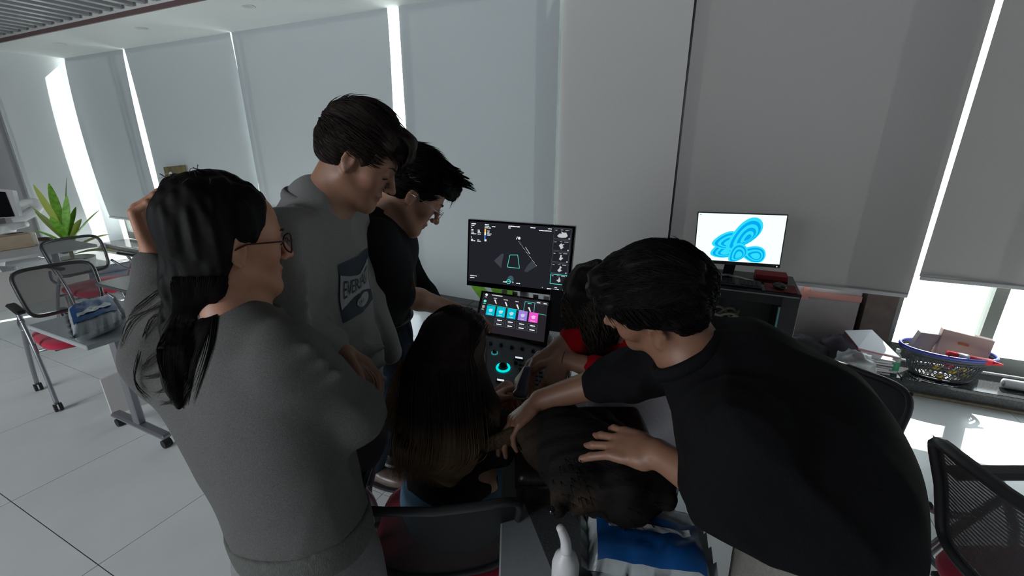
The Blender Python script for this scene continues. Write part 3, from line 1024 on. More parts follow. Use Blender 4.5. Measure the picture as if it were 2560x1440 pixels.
# ------------------------------------------------------------------ ledge clutter on the right
LZ = .112
ct = thing('moving_carton', 'large mauve grey carton with tape standing on the ledge right of the desk', 'box', S(.80, 3.78, LZ))
MB().sbox(.58, 1.02, 3.78, 3.92, LZ, .645, .004).build('carton', M['carton'], ct)
tp = mat('salmon_tape', (.50, .22, .20), .4)
MB().sbox(.575, 1.025, 3.774, 3.776, .555, .60).build('packing_tape', tp, ct)
MB().sbox(.66, .70, 3.772, 3.774, .53, .648).build('packing_tape', tp, ct)
# dark bags
def blob_bag(name, label, cat, c, sx, sy, sz, m, seed=1, amp=.25, seg=22, rings=14):
    vs, fs = [], []
    for i in range(rings + 1):
        t_ = PI * i / rings
        for k in range(seg):
            a = 2 * PI * k / seg
            d = Vector((math.sin(t_) * math.cos(a), math.sin(t_) * math.sin(a), math.cos(t_)))
            f = 1 + amp * noise.noise(d * 2.3 + Vector((seed, 0, 0))) + amp * .5 * noise.noise(d * 6 + Vector((0, seed, 0)))
            z = d.z * sz * f
            vs.append(Vector(c) + U * d.x * sx * f + N * d.y * sy * f + Vector((0, 0, max(z, -sz * .8) + sz * .8)))
    for i in range(rings):
        for k in range(seg):
            fs.append((i * seg + k, (i + 1) * seg + k, (i + 1) * seg + (k + 1) % seg, i * seg + (k + 1) % seg))
    o = mesh_obj(name, vs, fs, m, None, True)
    tag(o, label, cat)
    return o
fab_dark = mat('dark_bag_fabric', (.045, .045, .055), .8, var=.3, vscale=20, bump=.4, bscale=60)
blob_bag('fabric_bag', 'dark crumpled fabric bag on the ledge in front of the mauve carton', 'bag', S(.70, 3.62, LZ), .17, .07, .10, fab_dark, 3)
blob_bag('fabric_bag', 'flat dark bag beside the crumpled one, below the dark post', 'bag', S(.93, 3.66, LZ), .13, .07, .12, mat('purple_bag', (.07, .06, .085), .7, var=.2), 8)
# papers and envelopes pile
def sheet(label, pts, m, th=.004, name='paper_sheet'):
    o = MB().slab(pts, Vector((0, 0, -th))).build(name, m)
    return tag(o, label, 'paper')
pz = .30
film = mat('plastic_film', (.42, .44, .46), .25, var=.25, vscale=14, bump=.8, bscale=18)
blob_bag('plastic_bag', 'crumpled clear plastic bag of papers on the ledge behind the stooping man', 'bag', S(1.00, 3.50, LZ), .12, .08, .09, film, 5, .35)
st = thing('paper_stack', 'stack of white papers and envelopes leaning on the ledge beside the laundry basket', 'paper', S(1.14, 3.63, LZ))
for k in range(7):
    dx, dr = .012 * math.sin(k * 2.3), .1 * math.sin(k * 1.7)
    ux = (U * math.cos(dr) + N * math.sin(dr))
    ny_ = (N * math.cos(dr) - U * math.sin(dr))
    MB().obox(S(1.12 + dx, 3.66, LZ + .006 + .017 * k), ux * .115, ny_ * .08 + Vector((0, 0, .0)), (0, 0, .006)).build('folder', M['paper'] if k % 3 else mat('folder_grey%d' % k, (.42, .40, .42), .7), st)
A, B, C_, D_ = D(2112, 826, 2.86), D(2180, 824, 2.95), D(2250, 893, 2.9), D(2146, 868, 2.78)
MB().slab([A, B, C_, D_], Vector((0, 0, -.006))).build('top_sheet', mat('top_sheet', (.72, .74, .80), .5), st)
MB().slab([A + Vector((-.004, -.004, -.008)), B + Vector((0, 0, -.008)), C_ + Vector((.004, 0, -.008)), D_ + Vector((-.004, -.006, -.008))], Vector((0, 0, -.008))).build('red_folder', mat('red_folder', (.25, .03, .05), .5), st)
# bottle with green label
bc = S(1.27, 3.66, LZ)
bt = thing('water_bottle', 'small clear bottle with green liquid beside the laundry basket', 'bottle', bc)
MB().lathe(bc, [(.028, 0), (.030, .01), (.030, .10), (.024, .125), (.012, .145), (.012, .16)], 20).build('bottle', mat('clear_plastic', (.6, .72, .7), .1, alpha=.55), bt, True)
MB().lathe(bc, [(.0305, .02), (.0305, .085)], 20, close=False).build('label', mat('green_label', (.02, .35, .16), .4), bt, True)
MB().lathe(bc, [(.014, .155), (.014, .175), (.001, .176)], 14).build('cap', M['white_plastic'], bt, True)
# laundry basket
bk_c = S(1.54, 3.72, LZ)
bk = thing('laundry_basket', 'dark oval lattice basket with a blue rim, filled with cartons on the ledge', 'basket', bk_c)
def ell_pt(a, r, z): return bk_c + U * (math.cos(a) * r * 1.0) + N * (math.sin(a) * r * .62) + Vector((0, 0, z))
dkp = mat('basket_dark', (.07, .075, .09), .45)
rb, rt, hb = .155, .245, .20
MB().tube([ell_pt(2 * PI * k / 48, rt + .005, hb) for k in range(48)], .010, 8, closed=True, flat=1.3).build('rim', mat('basket_blue', (.055, .07, .42), .35), bk, True)
MB().tube([ell_pt(2 * PI * k / 40, rb, .008) for k in range(40)], .008, 6, closed=True).build('base_ring', dkp, bk, True)
MB().add([ell_pt(2 * PI * k / 32, rb, .004) for k in range(32)], [tuple(range(32))]).build('base_plate', dkp, bk)
lat = MB()
for k in range(44):
    for sg in (-1, 1):
        a0 = 2 * PI * k / 44
        pts = [ell_pt(a0 + sg * .42 * t_, rb + (rt - rb) * (.10 + .72 * t_), hb * (.10 + .72 * t_)) for t_ in (0, .25, .5, .75, 1)]
        lat.tube(pts, .0032, 4, cap=False)
o = lat.build('lattice', dkp, bk, True)
for zf in (.12, .80):
    r_ = rb + (rt - rb) * zf
    MB().tube([ell_pt(2 * PI * k / 44, r_, hb * zf) for k in range(44)], .006, 6, closed=True).build('hoop', dkp, bk, True)
MB().tube([ell_pt(2 * PI * k / 44, rt, hb * .92) for k in range(44)], .008, 4, closed=True, flat=2).build('upper_band', dkp, bk, True)
pinkish = mat('pinkish_card', (.62, .46, .42), .7, var=.08, vscale=6)
def bcart(label, c, ax, ay, up, m, nm='carton'):
    o = MB().obox(c, ax, ay, up, .003).build(nm, m)
    return tag(o, label, 'box')
bcart('large pinkish carton leaning in the laundry basket', S(1.62, 3.74, LZ + .225), U * .135 + Vector((0, 0, -.02)), N * .025, Vector((0, 0, .095)) + U * .012 + N * .02, pinkish)
bcart('narrow beige carton at the left side of the laundry basket', S(1.42, 3.76, LZ + .215), U * .055, N * .03, Vector((0, 0, .08)) + U * .02, mat('beige_card', (.50, .42, .38), .7))
o = MB().obox(S(1.61, 3.715, LZ + .255), U * .028 + Vector((0, 0, -.004)), N * .0005, Vector((0, 0, .007))).build('printed_mark', mat('print_orange', (.55, .16, .07), .6))
o.parent = None
tag(o, 'small orange oval mark printed on the pinkish carton', 'label')
a, b = S(1.50, 3.60, LZ + .215), S(1.72, 3.61, LZ + .195)
t = thing('red_tube', 'red plastic tube with a white band lying on top of the laundry basket', 'tube', (a + b) / 2)
rp_ = mat('red_plastic', (.72, .03, .05), .35)
MB().cyl(a, b, .022, 18).build('tube', rp_, t, True)
MB().cyl(a + (b - a) * .22, a + (b - a) * .48, .0226, 18).build('white_band', M['paper'], t, True)
MB().tube([b, b + (b - a) * .28], [.018, .007], 12).build('nozzle', rp_, t, True)
ylw = [(.62, .45, .04), (.55, .40, .05), (.70, .55, .10), (.6, .58, .5), (.55, .02, .12)]
cn_ = ('yellow', 'ochre', 'pale yellow', 'cream', 'magenta')
spots = [(-2.15, .05, 3), (-1.95, .10, 0), (-1.75, .04, 1), (-1.62, .13, 4), (-1.45, .09, 0), (-1.25, .04, 3), (-1.10, .11, 2), (-.85, .06, 1)]
seen_ = {}
for k, (a_, z_, ci) in enumerate(spots):
    r_ = (rb + (rt - rb) * z_ / hb) * .86
    o = MB().ball(ell_pt(a_, r_, z_), .022, 10, 7, (1.3, .8, .7)).build('wrapped_sweet', bpy.data.materials.get('sweet%d' % ci) or mat('sweet%d' % ci, ylw[ci], .3), smooth=True)
    seen_[ci] = seen_.get(ci, 0) + 1
    where = {0: ('left of the magenta one', 'right of the magenta one'), 1: ('low in the middle', 'at the right end'), 2: ('high on the right', ''), 3: ('at the left end', 'low on the right'), 4: ('near the rim', '')}[ci][seen_[ci] - 1]
    tag(o, cn_[ci] + ' wrapped sweet ' + where + ' behind the basket lattice', 'sweet', 'wrapped sweets in the basket')
a, b = S(1.86, 3.70, LZ + .032), S(2.5, 3.70, LZ + .032)
t = thing('paper_roll', 'white rolled paper lying on the ledge right of the laundry basket', 'paper roll', (a + b) / 2 - Vector((0, 0, .032)))
MB().cyl(a, b, .032, 20).build('roll', M['paper'], t, True)
MB().cyl(a - U * .001, a + U * .02, .02, 14).build('core', M['carton'], t, True)
# carton at the far right foreground edge
bb = D(2600, 1235, 1.65)
# ------------------------------------------------------------------ implicit surfaces for people, clothes and the dog
import openvdb as vdb, time
T0 = time.time()
def A3(v): return np.array([v[0], v[1], v[2]], dtype=np.float64)
def unit(v):
    v = A3(v)
    return v / (np.linalg.norm(v) + 1e-12)
class Prim:
    pass
class SDF:
    def __init__(s):
        s.p = []
    def _add(s, fn, c, r, k, op, ext=None):
        s.p.append((fn, A3(c), r, k, op))
        return s
    def cone(s, a, b, ra, rb=None, k=.02, op='u'):
        a, b = A3(a), A3(b)
        rb = ra if rb is None else rb
        ab = b - a
        L2 = float(ab @ ab) + 1e-12
        def fn(P):
            t = np.clip(((P - a) @ ab) / L2, 0, 1)
            q = P - a - t[:, None] * ab
            return np.sqrt((q * q).sum(1)) - (ra + (rb - ra) * t)
        return s._add(fn, (a + b) / 2, math.sqrt(L2) / 2 + max(ra, rb), k, op)
    def chain(s, pts, rs, k=.02, op='u'):
        if not isinstance(rs, (list, tuple)): rs = [rs] * len(pts)
        for i in range(len(pts) - 1):
            s.cone(pts[i], pts[i + 1], rs[i], rs[i + 1], k, op)
        return s
    def ell(s, c, r, X=None, k=.02, op='u'):
        c = A3(c)
        r = np.array(r, dtype=float)
        Rm = np.eye(3) if X is None else np.array([A3(x) for x in X])
        def fn(P):
            q = (P - c) @ Rm.T
            k0 = np.sqrt(((q / r) ** 2).sum(1))
            k1 = np.sqrt(((q / (r * r)) ** 2).sum(1)) + 1e-9
            return k0 * (k0 - 1) / k1
        return s._add(fn, c, float(r.max()), k, op)
    def ball(s, c, r, k=.02, op='u'):
        c = A3(c)
        def fn(P):
            return np.sqrt(((P - c) ** 2).sum(1)) - r
        return s._add(fn, c, r, k, op)
    def box(s, c, h, X, rr=.01, k=.01, op='u'):
        c = A3(c)
        h = np.array(h, dtype=float) - rr
        Rm = np.array([A3(x) for x in X])
        def fn(P):
            q = np.abs((P - c) @ Rm.T) - h
            return np.sqrt((np.maximum(q, 0) ** 2).sum(1)) + np.minimum(q.max(1), 0) - rr
        return s._add(fn, c, float(np.linalg.norm(h)) + rr, k, op)
    def slabs(s, secs, k=.03, op='u'):
        """lofted elliptic torso: secs = [(centre, side unit vector, half width, half depth)] ordered along the axis"""
        cs = np.array([A3(c) for c, _, _, _ in secs])
        sv = np.array([unit(v) for _, v, _, _ in secs])
        w = np.array([a for _, _, a, _ in secs])
        d = np.array([b for _, _, _, b in secs])
        def fn(P):
            best = None
            for i in range(len(cs) - 1):
                ab = cs[i + 1] - cs[i]
                L = np.linalg.norm(ab)
                ax = ab / L
                t0 = ((P - cs[i]) @ ax) / L
                t = np.clip(t0, 0, 1)
                ts = t * t * (3 - 2 * t) * .5 + t * .5
                q = P - cs[i] - t[:, None] * ab
                ww = w[i] + (w[i + 1] - w[i]) * ts
                dd = d[i] + (d[i + 1] - d[i]) * ts
                s_ = sv[i][None, :] * (1 - t)[:, None] + sv[i + 1][None, :] * t[:, None]
                s_ -= (s_ @ ax)[:, None] * ax
                s_ /= np.linalg.norm(s_, axis=1)[:, None]
                z = q @ ax
                x = (q * s_).sum(1)
                y2 = np.maximum((q * q).sum(1) - z * z - x * x, 0)
                m = np.minimum(ww, dd)
                kk = np.sqrt((x / ww) ** 2 + y2 / dd ** 2 + (z / m) ** 2) + 1e-9
                g = np.sqrt((x / ww ** 2) ** 2 + y2 / dd ** 4 + (z / m ** 2) ** 2) + 1e-6
                v = kk * (kk - 1) / g
                if best is None: best = v
                else:
                    h = np.maximum(k - np.abs(best - v), 0) / k
                    best = np.minimum(best, v) - h * h * k * .25
            return best
        c = cs.mean(0)
        rad = float(np.linalg.norm(cs - c, axis=1).max() + max(w.max(), d.max()))
        return s._add(fn, c, rad, k, op)
    def cut(s, point, normal):
        """remove everything on the side the normal points to"""
        a, n_ = A3(point), unit(normal)
        def fn(P):
            return -((P - a) @ n_)
        s.p.append((fn, a, 1e9, 0.004, 's'))
        return s
    def warp(s, f):
        s.p.append((f, np.zeros(3), 1e9, 0, 'd'))
        return s
    def eval(s, P, B=None, bc=None, brad=0):
        """P: (nb, m, 3) grouped in blocks with centres bc; primitives are skipped for blocks that are too far"""
        nb, m, _ = P.shape
        out = np.full((nb, m), 0.25)
        for fn, c, r, k, op in s.p:
            if r < 1e8:
                dist = np.linalg.norm(bc - c, axis=1) - r
                sel = np.nonzero(dist < brad + k * 1.5 + .012)[0]
                if len(sel) == 0: continue
            else:
                sel = np.arange(nb)
            Q = P[sel].reshape(-1, 3)
            o = out[sel].reshape(-1)
            if op == 'd':
                v = o + fn(Q, o)
            else:
                d = fn(Q)
                if op == 'u':
                    h = np.maximum(k - np.abs(o - d), 0) / k if k > 0 else 0
                    v = np.minimum(o, d) - h * h * k * .25
                elif op == 's':
                    h = np.maximum(k - np.abs(o + d), 0) / k
                    v = np.maximum(o, -d) + h * h * k * .25
                elif op == 'i':
                    v = np.maximum(o, d)
            out[sel] = v.reshape(len(sel), m)
        return out
    def mesh(s, vox, maxblocks=60000):
        lo = np.full(3, 1e9); hi = np.full(3, -1e9)
        for fn, c, r, k, op in s.p:
            if op == 'u':
                lo = np.minimum(lo, c - r - .03); hi = np.maximum(hi, c + r + .03)
        n = 8
        bs = vox * n
        i0 = np.floor(lo / bs).astype(int); i1 = np.ceil(hi / bs).astype(int)
        g = np.stack(np.meshgrid(*[np.arange(i0[k], i1[k]) for k in range(3)], indexing='ij'), -1).reshape(-1, 3)
        cen = (g + .5) * bs
        brad = bs * math.sqrt(3) / 2
        # coarse test on block centres, in chunks so that skipping works
        keep, inside = [], []
        CH = 4000
        for q in range(0, len(g), CH):
            cc = cen[q:q + CH]
            v = s.eval(cc[:, None, :], None, cc, brad + .02)[:, 0]
            keep.append(np.abs(v) < brad * 1.25 + .012)
            inside.append(v < 0)
        keep = np.concatenate(keep); inside = np.concatenate(inside)
        grid = vdb.FloatGrid(0.05)
        di = np.stack(np.meshgrid(*[np.arange(n)] * 3, indexing='ij'), -1).reshape(-1, 3)
        gk = g[keep]; ck = cen[keep]
        for ijk in g[(~keep) & inside]:
            a = ijk * n
            grid.fill((int(a[0]), int(a[1]), int(a[2])), (int(a[0]) + n - 1, int(a[1]) + n - 1, int(a[2]) + n - 1), -0.05, True)
        CH = 900
        for q in range(0, len(gk), CH):
            gg = gk[q:q + CH]
            P = ((gg[:, None, :] * n + di[None]) * vox).astype(float)
            v = s.eval(P, None, ck[q:q + CH], brad).astype(np.float32)
            for b in range(len(gg)):
                a = gg[b] * n
                grid.copyFromArray(v[b].reshape(n, n, n), (int(a[0]), int(a[1]), int(a[2])))
        pts, quads = grid.convertToQuads(0.0)
        return pts * vox, quads
    def build(s, name, m, parent, vox, smooth=2, label=None, disp=None, col=None):
        pts, quads = s.mesh(vox)
        if len(pts) == 0:
            raise RuntimeError('empty ' + name)
        # light Laplacian relax
        e = np.concatenate([quads[:, [0, 1]], quads[:, [1, 2]], quads[:, [2, 3]], quads[:, [3, 0]]]).astype(int)
        def relax(p, it):
            cnt = np.bincount(e[:, 0], minlength=len(p)) + np.bincount(e[:, 1], minlength=len(p))
            for _ in range(it):
                acc = np.zeros_like(p)
                for ax in range(3):
                    acc[:, ax] = np.bincount(e[:, 0], p[e[:, 1], ax], minlength=len(p)) + np.bincount(e[:, 1], p[e[:, 0], ax], minlength=len(p))
                p = p * .45 + .55 * acc / np.maximum(cnt, 1)[:, None]
            return p
        pts = relax(pts.astype(np.float64), smooth)
        if disp is not None:
            pts = disp(pts)
        off = Vector((0, 0, 0)); q = parent
        while q is not None:
            off += q.location; q = q.parent
        me = bpy.data.meshes.new(name)
        V = (pts - np.array(off)).astype(np.float32)
        me.vertices.add(len(V)); me.vertices.foreach_set('co', V.ravel())
        me.loops.add(len(quads) * 4); me.loops.foreach_set('vertex_index', quads.astype(np.int32).ravel())
        me.polygons.add(len(quads))
        me.polygons.foreach_set('loop_start', np.arange(0, len(quads) * 4, 4, dtype=np.int32))
        me.polygons.foreach_set('use_smooth', np.ones(len(quads), dtype=bool))
        me.update(calc_edges=True)
        me.validate()
        if col is not None:
            ca = me.color_attributes.new('tone', 'FLOAT_COLOR', 'POINT')
            C_ = np.ones((len(pts), 4), dtype=np.float32)
            C_[:, :3] = col(pts)
            ca.data.foreach_set('color', C_.ravel())
        me.materials.append(m)
        o = bpy.data.objects.new(name, me)
        COL.objects.link(o)
        o.parent = parent
        if label: o['label'] = label
        return o

def sines(seed, freq, n=5):
    r = np.random.RandomState(seed)
    K = r.normal(size=(n, 3)); K /= np.linalg.norm(K, axis=1)[:, None]
    K *= (freq * (0.6 + .8 * r.rand(n)))[:, None]
    ph = r.rand(n) * 6.28
    def f(P):
        return np.sin(P @ K.T + ph).sum(1) / math.sqrt(n)
    return f
def folds(seed, axis, freq, amp, ridge=True, wfreq=9.0, wamp=1.4, sharp=2.0, region=None):
    """cloth folds that run along `axis`; returns a distance offset"""
    ax = unit(axis)
    x, y, z = frame_from(Vector(ax))
    x, y = A3(x), A3(y)
    w1, w2 = sines(seed, wfreq), sines(seed + 9, wfreq * .6)
    mod = sines(seed + 20, 6.0)
    def f(P, o):
        ph = (P @ x) * freq * 2.3 + wamp * w1(P)
        ph2 = (P @ y) * freq * 1.8 + wamp * w2(P)
        v = .6 * (1 - np.abs(np.sin(ph * .5))) ** sharp + .5 * (1 - np.abs(np.sin(ph2 * .5))) ** sharp if ridge else .5 * np.sin(ph) + .4 * np.sin(ph2)
        a = 1.7 * amp * (.6 + .4 * mod(P))
        if region is not None:
            a = a * region(P)
        return -a * (v - .35)
    return f
def rough_fold(c, r):
    c = A3(c)
    return lambda P: np.exp(-((P - c) ** 2).sum(1) / (r * r))

# skin, hair and cloth materials
def skin_mat(name, col):
    m = bpy.data.materials.new(name)
    m.use_nodes = True
    nt = m.node_tree
    b = nt.nodes['Principled BSDF']
    at = nt.nodes.new('ShaderNodeAttribute'); at.attribute_name = 'tone'
    mx = nt.nodes.new('ShaderNodeMixRGB'); mx.blend_type = 'MULTIPLY'; mx.inputs[0].default_value = 1
    mx.inputs[1].default_value = tuple(col) + (1,)
    nz = nt.nodes.new('ShaderNodeTexNoise'); nz.inputs['Scale'].default_value = 40; nz.inputs['Detail'].default_value = 5
    tc = nt.nodes.new('ShaderNodeTexCoord')
    nt.links.new(tc.outputs['Object'], nz.inputs['Vector'])
    rp = nt.nodes.new('ShaderNodeMapRange'); rp.inputs[3].default_value = .86; rp.inputs[4].default_value = 1.12
    nt.links.new(nz.outputs[0], rp.inputs[0])
    m2 = nt.nodes.new('ShaderNodeMixRGB'); m2.blend_type = 'MULTIPLY'; m2.inputs[0].default_value = 1
    nt.links.new(at.outputs['Color'], mx.inputs[2])
    nt.links.new(mx.outputs[0], m2.inputs[1])
    nt.links.new(rp.outputs[0], m2.inputs[2])
    nt.links.new(m2.outputs[0], b.inputs['Base Color'])
    b.inputs['Roughness'].default_value = .48
    b.inputs['Subsurface Weight'].default_value = .12
    b.inputs['Subsurface Radius'].default_value = (.012, .005, .003)
    b.inputs['Subsurface Scale'].default_value = .6
    bp = nt.nodes.new('ShaderNodeBump'); bp.inputs['Strength'].default_value = .12; bp.inputs['Distance'].default_value = .002
    n2 = nt.nodes.new('ShaderNodeTexNoise'); n2.inputs['Scale'].default_value = 350
    nt.links.new(tc.outputs['Object'], n2.inputs['Vector'])
    nt.links.new(n2.outputs[0], bp.inputs['Height'])
    nt.links.new(bp.outputs[0], b.inputs['Normal'])
    return m
def cloth(name, col, heather=.12, scale=260, bump=.25, rough=.9, stretch=None, big=.0):
    m = mat(name, col, rough, var=heather, vscale=scale, bump=bump, bscale=scale * 1.8, sheen=.0, stretch=stretch, spec=.15)
    return m
SK_W = skin_mat('skin_warm', (.54, .265, .165))
SK_A = skin_mat('skin_arm', (.27, .135, .085))
SK_P = skin_mat('skin_pale', (.46, .25, .17))
SK_D = skin_mat('skin_tan', (.36, .185, .12))
HAIR = mat('hair_black', (.005, .0045, .0045), .6, var=.4, vscale=60, spec=.12)
HAIRB = mat('hair_brown', (.020, .012, .010), .62, var=.4, vscale=60, spec=.22)
HAIRC = mat('hair_curly', (.012, .009, .008), .7, var=.4, vscale=60, spec=.15)
CURL = mat('hair_curl_strand', (.040, .028, .022), .45, spec=.4)
EYEW = mat('eye_white', (.26, .24, .23), .3)
EYEB = mat('eye_dark', (.012, .008, .006), .1)
BROW = mat('eyebrow_hair', (.018, .012, .010), .6)

class Head:
    """anatomical head in its own frame: x right, y face forward, z up; origin at ear level in the middle"""
    def __init__(s, c, face, up=(0, 0, 1), scale=1.0, tilt=0.0):
        s.c = Vector(c)
        y = Vector(face).normalized()
        x = y.cross(Vector(up)).normalized()
        z = x.cross(y)
        if tilt:
            q = Matrix.Rotation(tilt, 3, y)
            x, z = q @ x, q @ z
        s.x, s.y, s.z, s.k = x, y, z, scale
    def p(s, x, y, z):
        return s.c + (s.x * x + s.y * y + s.z * z) * s.k
    def local(s, P):
        R_ = np.array([A3(s.x), A3(s.y), A3(s.z)])
        return (P - A3(s.c)) @ R_.T / s.k
    def X(s): return (s.x, s.y, s.z)
    def add(s, f, neck=None, fem=0.0, open_eyes=0.6):
        k, p, X = s.k, s.p, s.X()
        def E(c, r, kk=.015, op='u'): f.ell(p(*c), [v * k for v in r], X, kk, op)
        def Bq(c, r, kk=.01, op='u'): f.ball(p(*c), r * k, kk, op)
        def Cn(a, b, ra, rb, kk=.012, op='u'): f.cone(p(*a), p(*b), ra * k, rb * k, kk, op)
        E((0, -.018, .045), (.074, .092, .080), .02)
        E((0, .038, .030), (.062, .050, .070), .03)
        E((0, .030, -.030), (.056, .055, .060), .03)          # mid face
        E((0, .045, -.060), (.040, .042, .045), .02)          # muzzle
        Bq((0, .074, -.096), .017, .025)                     # chin
        for sx in (-1, 1):
            Cn((.052 * sx, .0, -.045), (.016 * sx, .070, -.092), .016, .014, .025)      # jaw line
            Bq((.043 * sx, .058, -.014), .018, .025)                               # cheekbone
            Cn((.012 * sx, .086, .026), (.040 * sx, .074, .026), .008, .007, .014)      # brow
            Bq((.031 * sx, .094, .006), .0125, .012, 's')                         # socket
            Bq((.031 * sx, .0745, .004), .0118, .003)                             # lids over the ball
            if open_eyes < 1: E((.031 * sx, .0785, .0085), (.0155, .0105, .0070), .004)
            Cn((.020 * sx, .083, -.003), (.041 * sx, .077, -.002), .0022, .002, .004)
            Bq((.0105 * sx, .098, -.030), .0075, .006)                            # nostril wing
            # ear
            E((.074 * sx, -.004, .0), (.0075, .0165, .030), .006)
            E((.080 * sx, .000, .002), (.0045, .0085, .016), .004, 's')
            Cn((.0795 * sx, -.016, .014), (.0795 * sx, -.006, .028), .0032, .003, .003)
            Cn((.0795 * sx, -.018, -.006), (.0795 * sx, -.016, .014), .003, .0032, .003)
            Bq((.077 * sx, .0, -.026), .0065, .005)                               # lobe
        Cn((0, .086, .018), (0, .111, -.024), .0068, .0088, .010)              # bridge to tip
        Bq((0, .112, -.026), .0088, .006)
        Bq((.0065, .103, -.0365), .0035, .003, 's'); Bq((-.0065, .103, -.0365), .0035, .003, 's')
        E((0, .086, -.053), (.022, .0105, .0062), .004)                        # upper lip
        E((0, .084, -.0645), (.019, .0105, .0072), .004)                      # lower lip
        Cn((-.019, .0935, -.0588), (.019, .0935, -.0588), .0016, .0016, .002, 's')
        if neck is not None:
            nb, r0, r1 = neck
            f.cone(p(0, -.022, -.035), nb, r0 * k, r1, .03)
            f.cone(p(0, .02, -.06), Vector(nb) + Vector((s.y.x, s.y.y, 0)) * .012, .030 * k, r1 * .8, .03)
    def tone(s, P):
        q = s.local(P)
        t = np.ones((len(P), 3))
        lip = np.exp(-((q[:, 0] / .022) ** 2 + ((q[:, 1] - .092) / .014) ** 2 + ((q[:, 2] + .0585) / .0115) ** 2) ** 2)
        t = t * (1 - lip[:, None]) + lip[:, None] * np.array([.82, .50, .52])
        ck = np.exp(-(((np.abs(q[:, 0]) - .04) / .03) ** 2 + ((q[:, 1] - .06) / .04) ** 2 + ((q[:, 2] + .02) / .03) ** 2))
        t *= 1 - ck[:, None] * np.array([.0, .12, .10])
        return t
    def eyes(s, parent, gaze=(0, 1, -.3), droop=.5):
        g = (s.x * gaze[0] + s.y * gaze[1] + s.z * gaze[2]).normalized()
        for sx in (-1, 1):
            c = s.p(.031 * sx, .0768, .0035)
            e = MB().ball(c, .0105 * s.k, 16, 10).build('eye', EYEW, parent, True)
            MB().ball(c + g * .0062 * s.k, .0056 * s.k, 14, 8).build('iris', EYEB, e, True)
            # upper lid and lashes
            pts = [s.p(.031 * sx + .0125 * t, .0895 - .0035 * abs(t) ** 2 - (.004 if t * sx > 0 else 0) * abs(t), .0065 - .004 * abs(t) ** 1.5 - droop * .004) for t in [-1, -.5, 0, .5, 1]]
            MB().tube(bez(pts, 3), .0016 * s.k, 5).build('eyelash', BROW, parent, True)
            pts = [s.p(sx * (.014 + .030 * t), .0955 - .014 * t ** 1.6, .0265 + .006 * math.sin(PI * t * .8)) for t in [0, .25, .5, .75, 1]]
            MB().tube(bez(pts, 3), [.0018, .0026, .0032, .0034, .0034, .0034, .0032, .003, .0028, .0025, .002, .0014, .001][:13], 6, flat=.6).build('eyebrow', BROW, parent, True)

def hand(f, wrist, direc, palm_n, L=.175, curl=(.5, .5, .5, .5), thumb=.5, side=1, spread=.05, rw=.026, tdir=None):
    """palm + five fingers. direc: wrist to knuckles, palm_n: out of the palm (fingers curl towards it), side: +1 thumb along cross"""
    d = Vector(direc).normalized()
    n_ = Vector(palm_n).normalized()
    n_ = (n_ - d * n_.dot(d)).normalized()
    sd = d.cross(n_).normalized() * side          # thumb side
    k = L / .18
    W = Vector(wrist)
    kn = W + d * .088 * k
    f.slabs([(W, sd, rw * k, .019 * k), (W + d * .035 * k, sd, .034 * k, .0155 * k), (W + d * .078 * k, sd, .039 * k, .0125 * k)], .015)
    lens = [(.042, .025, .020), (.046, .029, .021), (.043, .027, .021), (.033, .020, .018)]
    for i in range(4):
        off = (.029 - .0195 * i) * k
        base = kn + sd * off - d * (.0, -.003, 0, .008)[i] * k
        a = curl[i]
        fd = (d + sd * spread * (1.5 - i)).normalized()
        p = base
        f.cone(base - d * .03 * k, base, .0095 * k, .0098 * k, .008)
        rr = [.0092, .0086, .0078, .0068]
        if i == 3: rr = [v * .88 for v in rr]
        ang = 0
        for j in range(3):
            ang += a * (.75, 1.0, .65)[j] * 1.35
            dirj = fd * math.cos(ang) + n_ * math.sin(ang)
            q = p + dirj * lens[i][j] * k
            f.cone(p, q, rr[j] * k, rr[j + 1] * k, .0045 if j == 0 else .002)
            f.ball(p, rr[j] * 1.06 * k, .003)
            p = q
    # thumb from the side of the palm near its base
    b0 = W + d * .022 * k + sd * .022 * k + n_ * .006 * k
    td = (d * .55 + sd * .75 + n_ * .35).normalized() if tdir is None else Vector(tdir).normalized()
    b1 = b0 + td * .042 * k
    td2 = (td * (1 - thumb * .5) + d * .35 + n_ * thumb * .6 - sd * thumb * .25).normalized()
    b2 = b1 + td2 * .032 * k
    td3 = (td2 + n_ * thumb * .5).normalized()
    b3 = b2 + td3 * .025 * k
    f.cone(b0, b1, .0155 * k, .0115 * k, .012)
    f.cone(b1, b2, .0108 * k, .0096 * k, .003)
    f.cone(b2, b3, .0096 * k, .0078 * k, .003)
    return kn

def arm(f, sh, el, wr, r=(.045, .036, .037, .025), k=.02):
    sh, el, wr = Vector(sh), Vector(el), Vector(wr)
    f.cone(sh, el, r[0], r[1], k)
    m_ = el + (wr - el) * .28
    f.cone(el, m_, r[1], r[2], k)
    f.cone(m_, wr, r[2], r[3], k)

from mathutils.bvhtree import BVHTree
def bvh_of(o):
    mw = Matrix.Translation(sum((q.location for q in [o, o.parent] if q), Vector()))
    me = o.data
    return BVHTree.FromPolygons([mw @ v.co for v in me.vertices], [tuple(p.vertices) for p in me.polygons])
def push_out(curves, bt, gap=.002, maxd=.06):
    """strand points that sink into the surface are lifted just above it"""
    out = []
    for pts in curves:
        q = []
        for p in pts:
            co, n_, _, d = bt.find_nearest(p, maxd)
            if co is not None:
                s_ = (Vector(p) - co).dot(n_)
                if s_ < gap:
                    p = co + n_ * gap
            q.append(Vector(p))
        # smooth once so that lifted points stay in a flowing line
        r_ = [q[0]] + [(q[i - 1] + q[i] * 2 + q[i + 1]) / 4 for i in range(1, len(q) - 1)] + [q[-1]]
        out.append(r_)
    return out
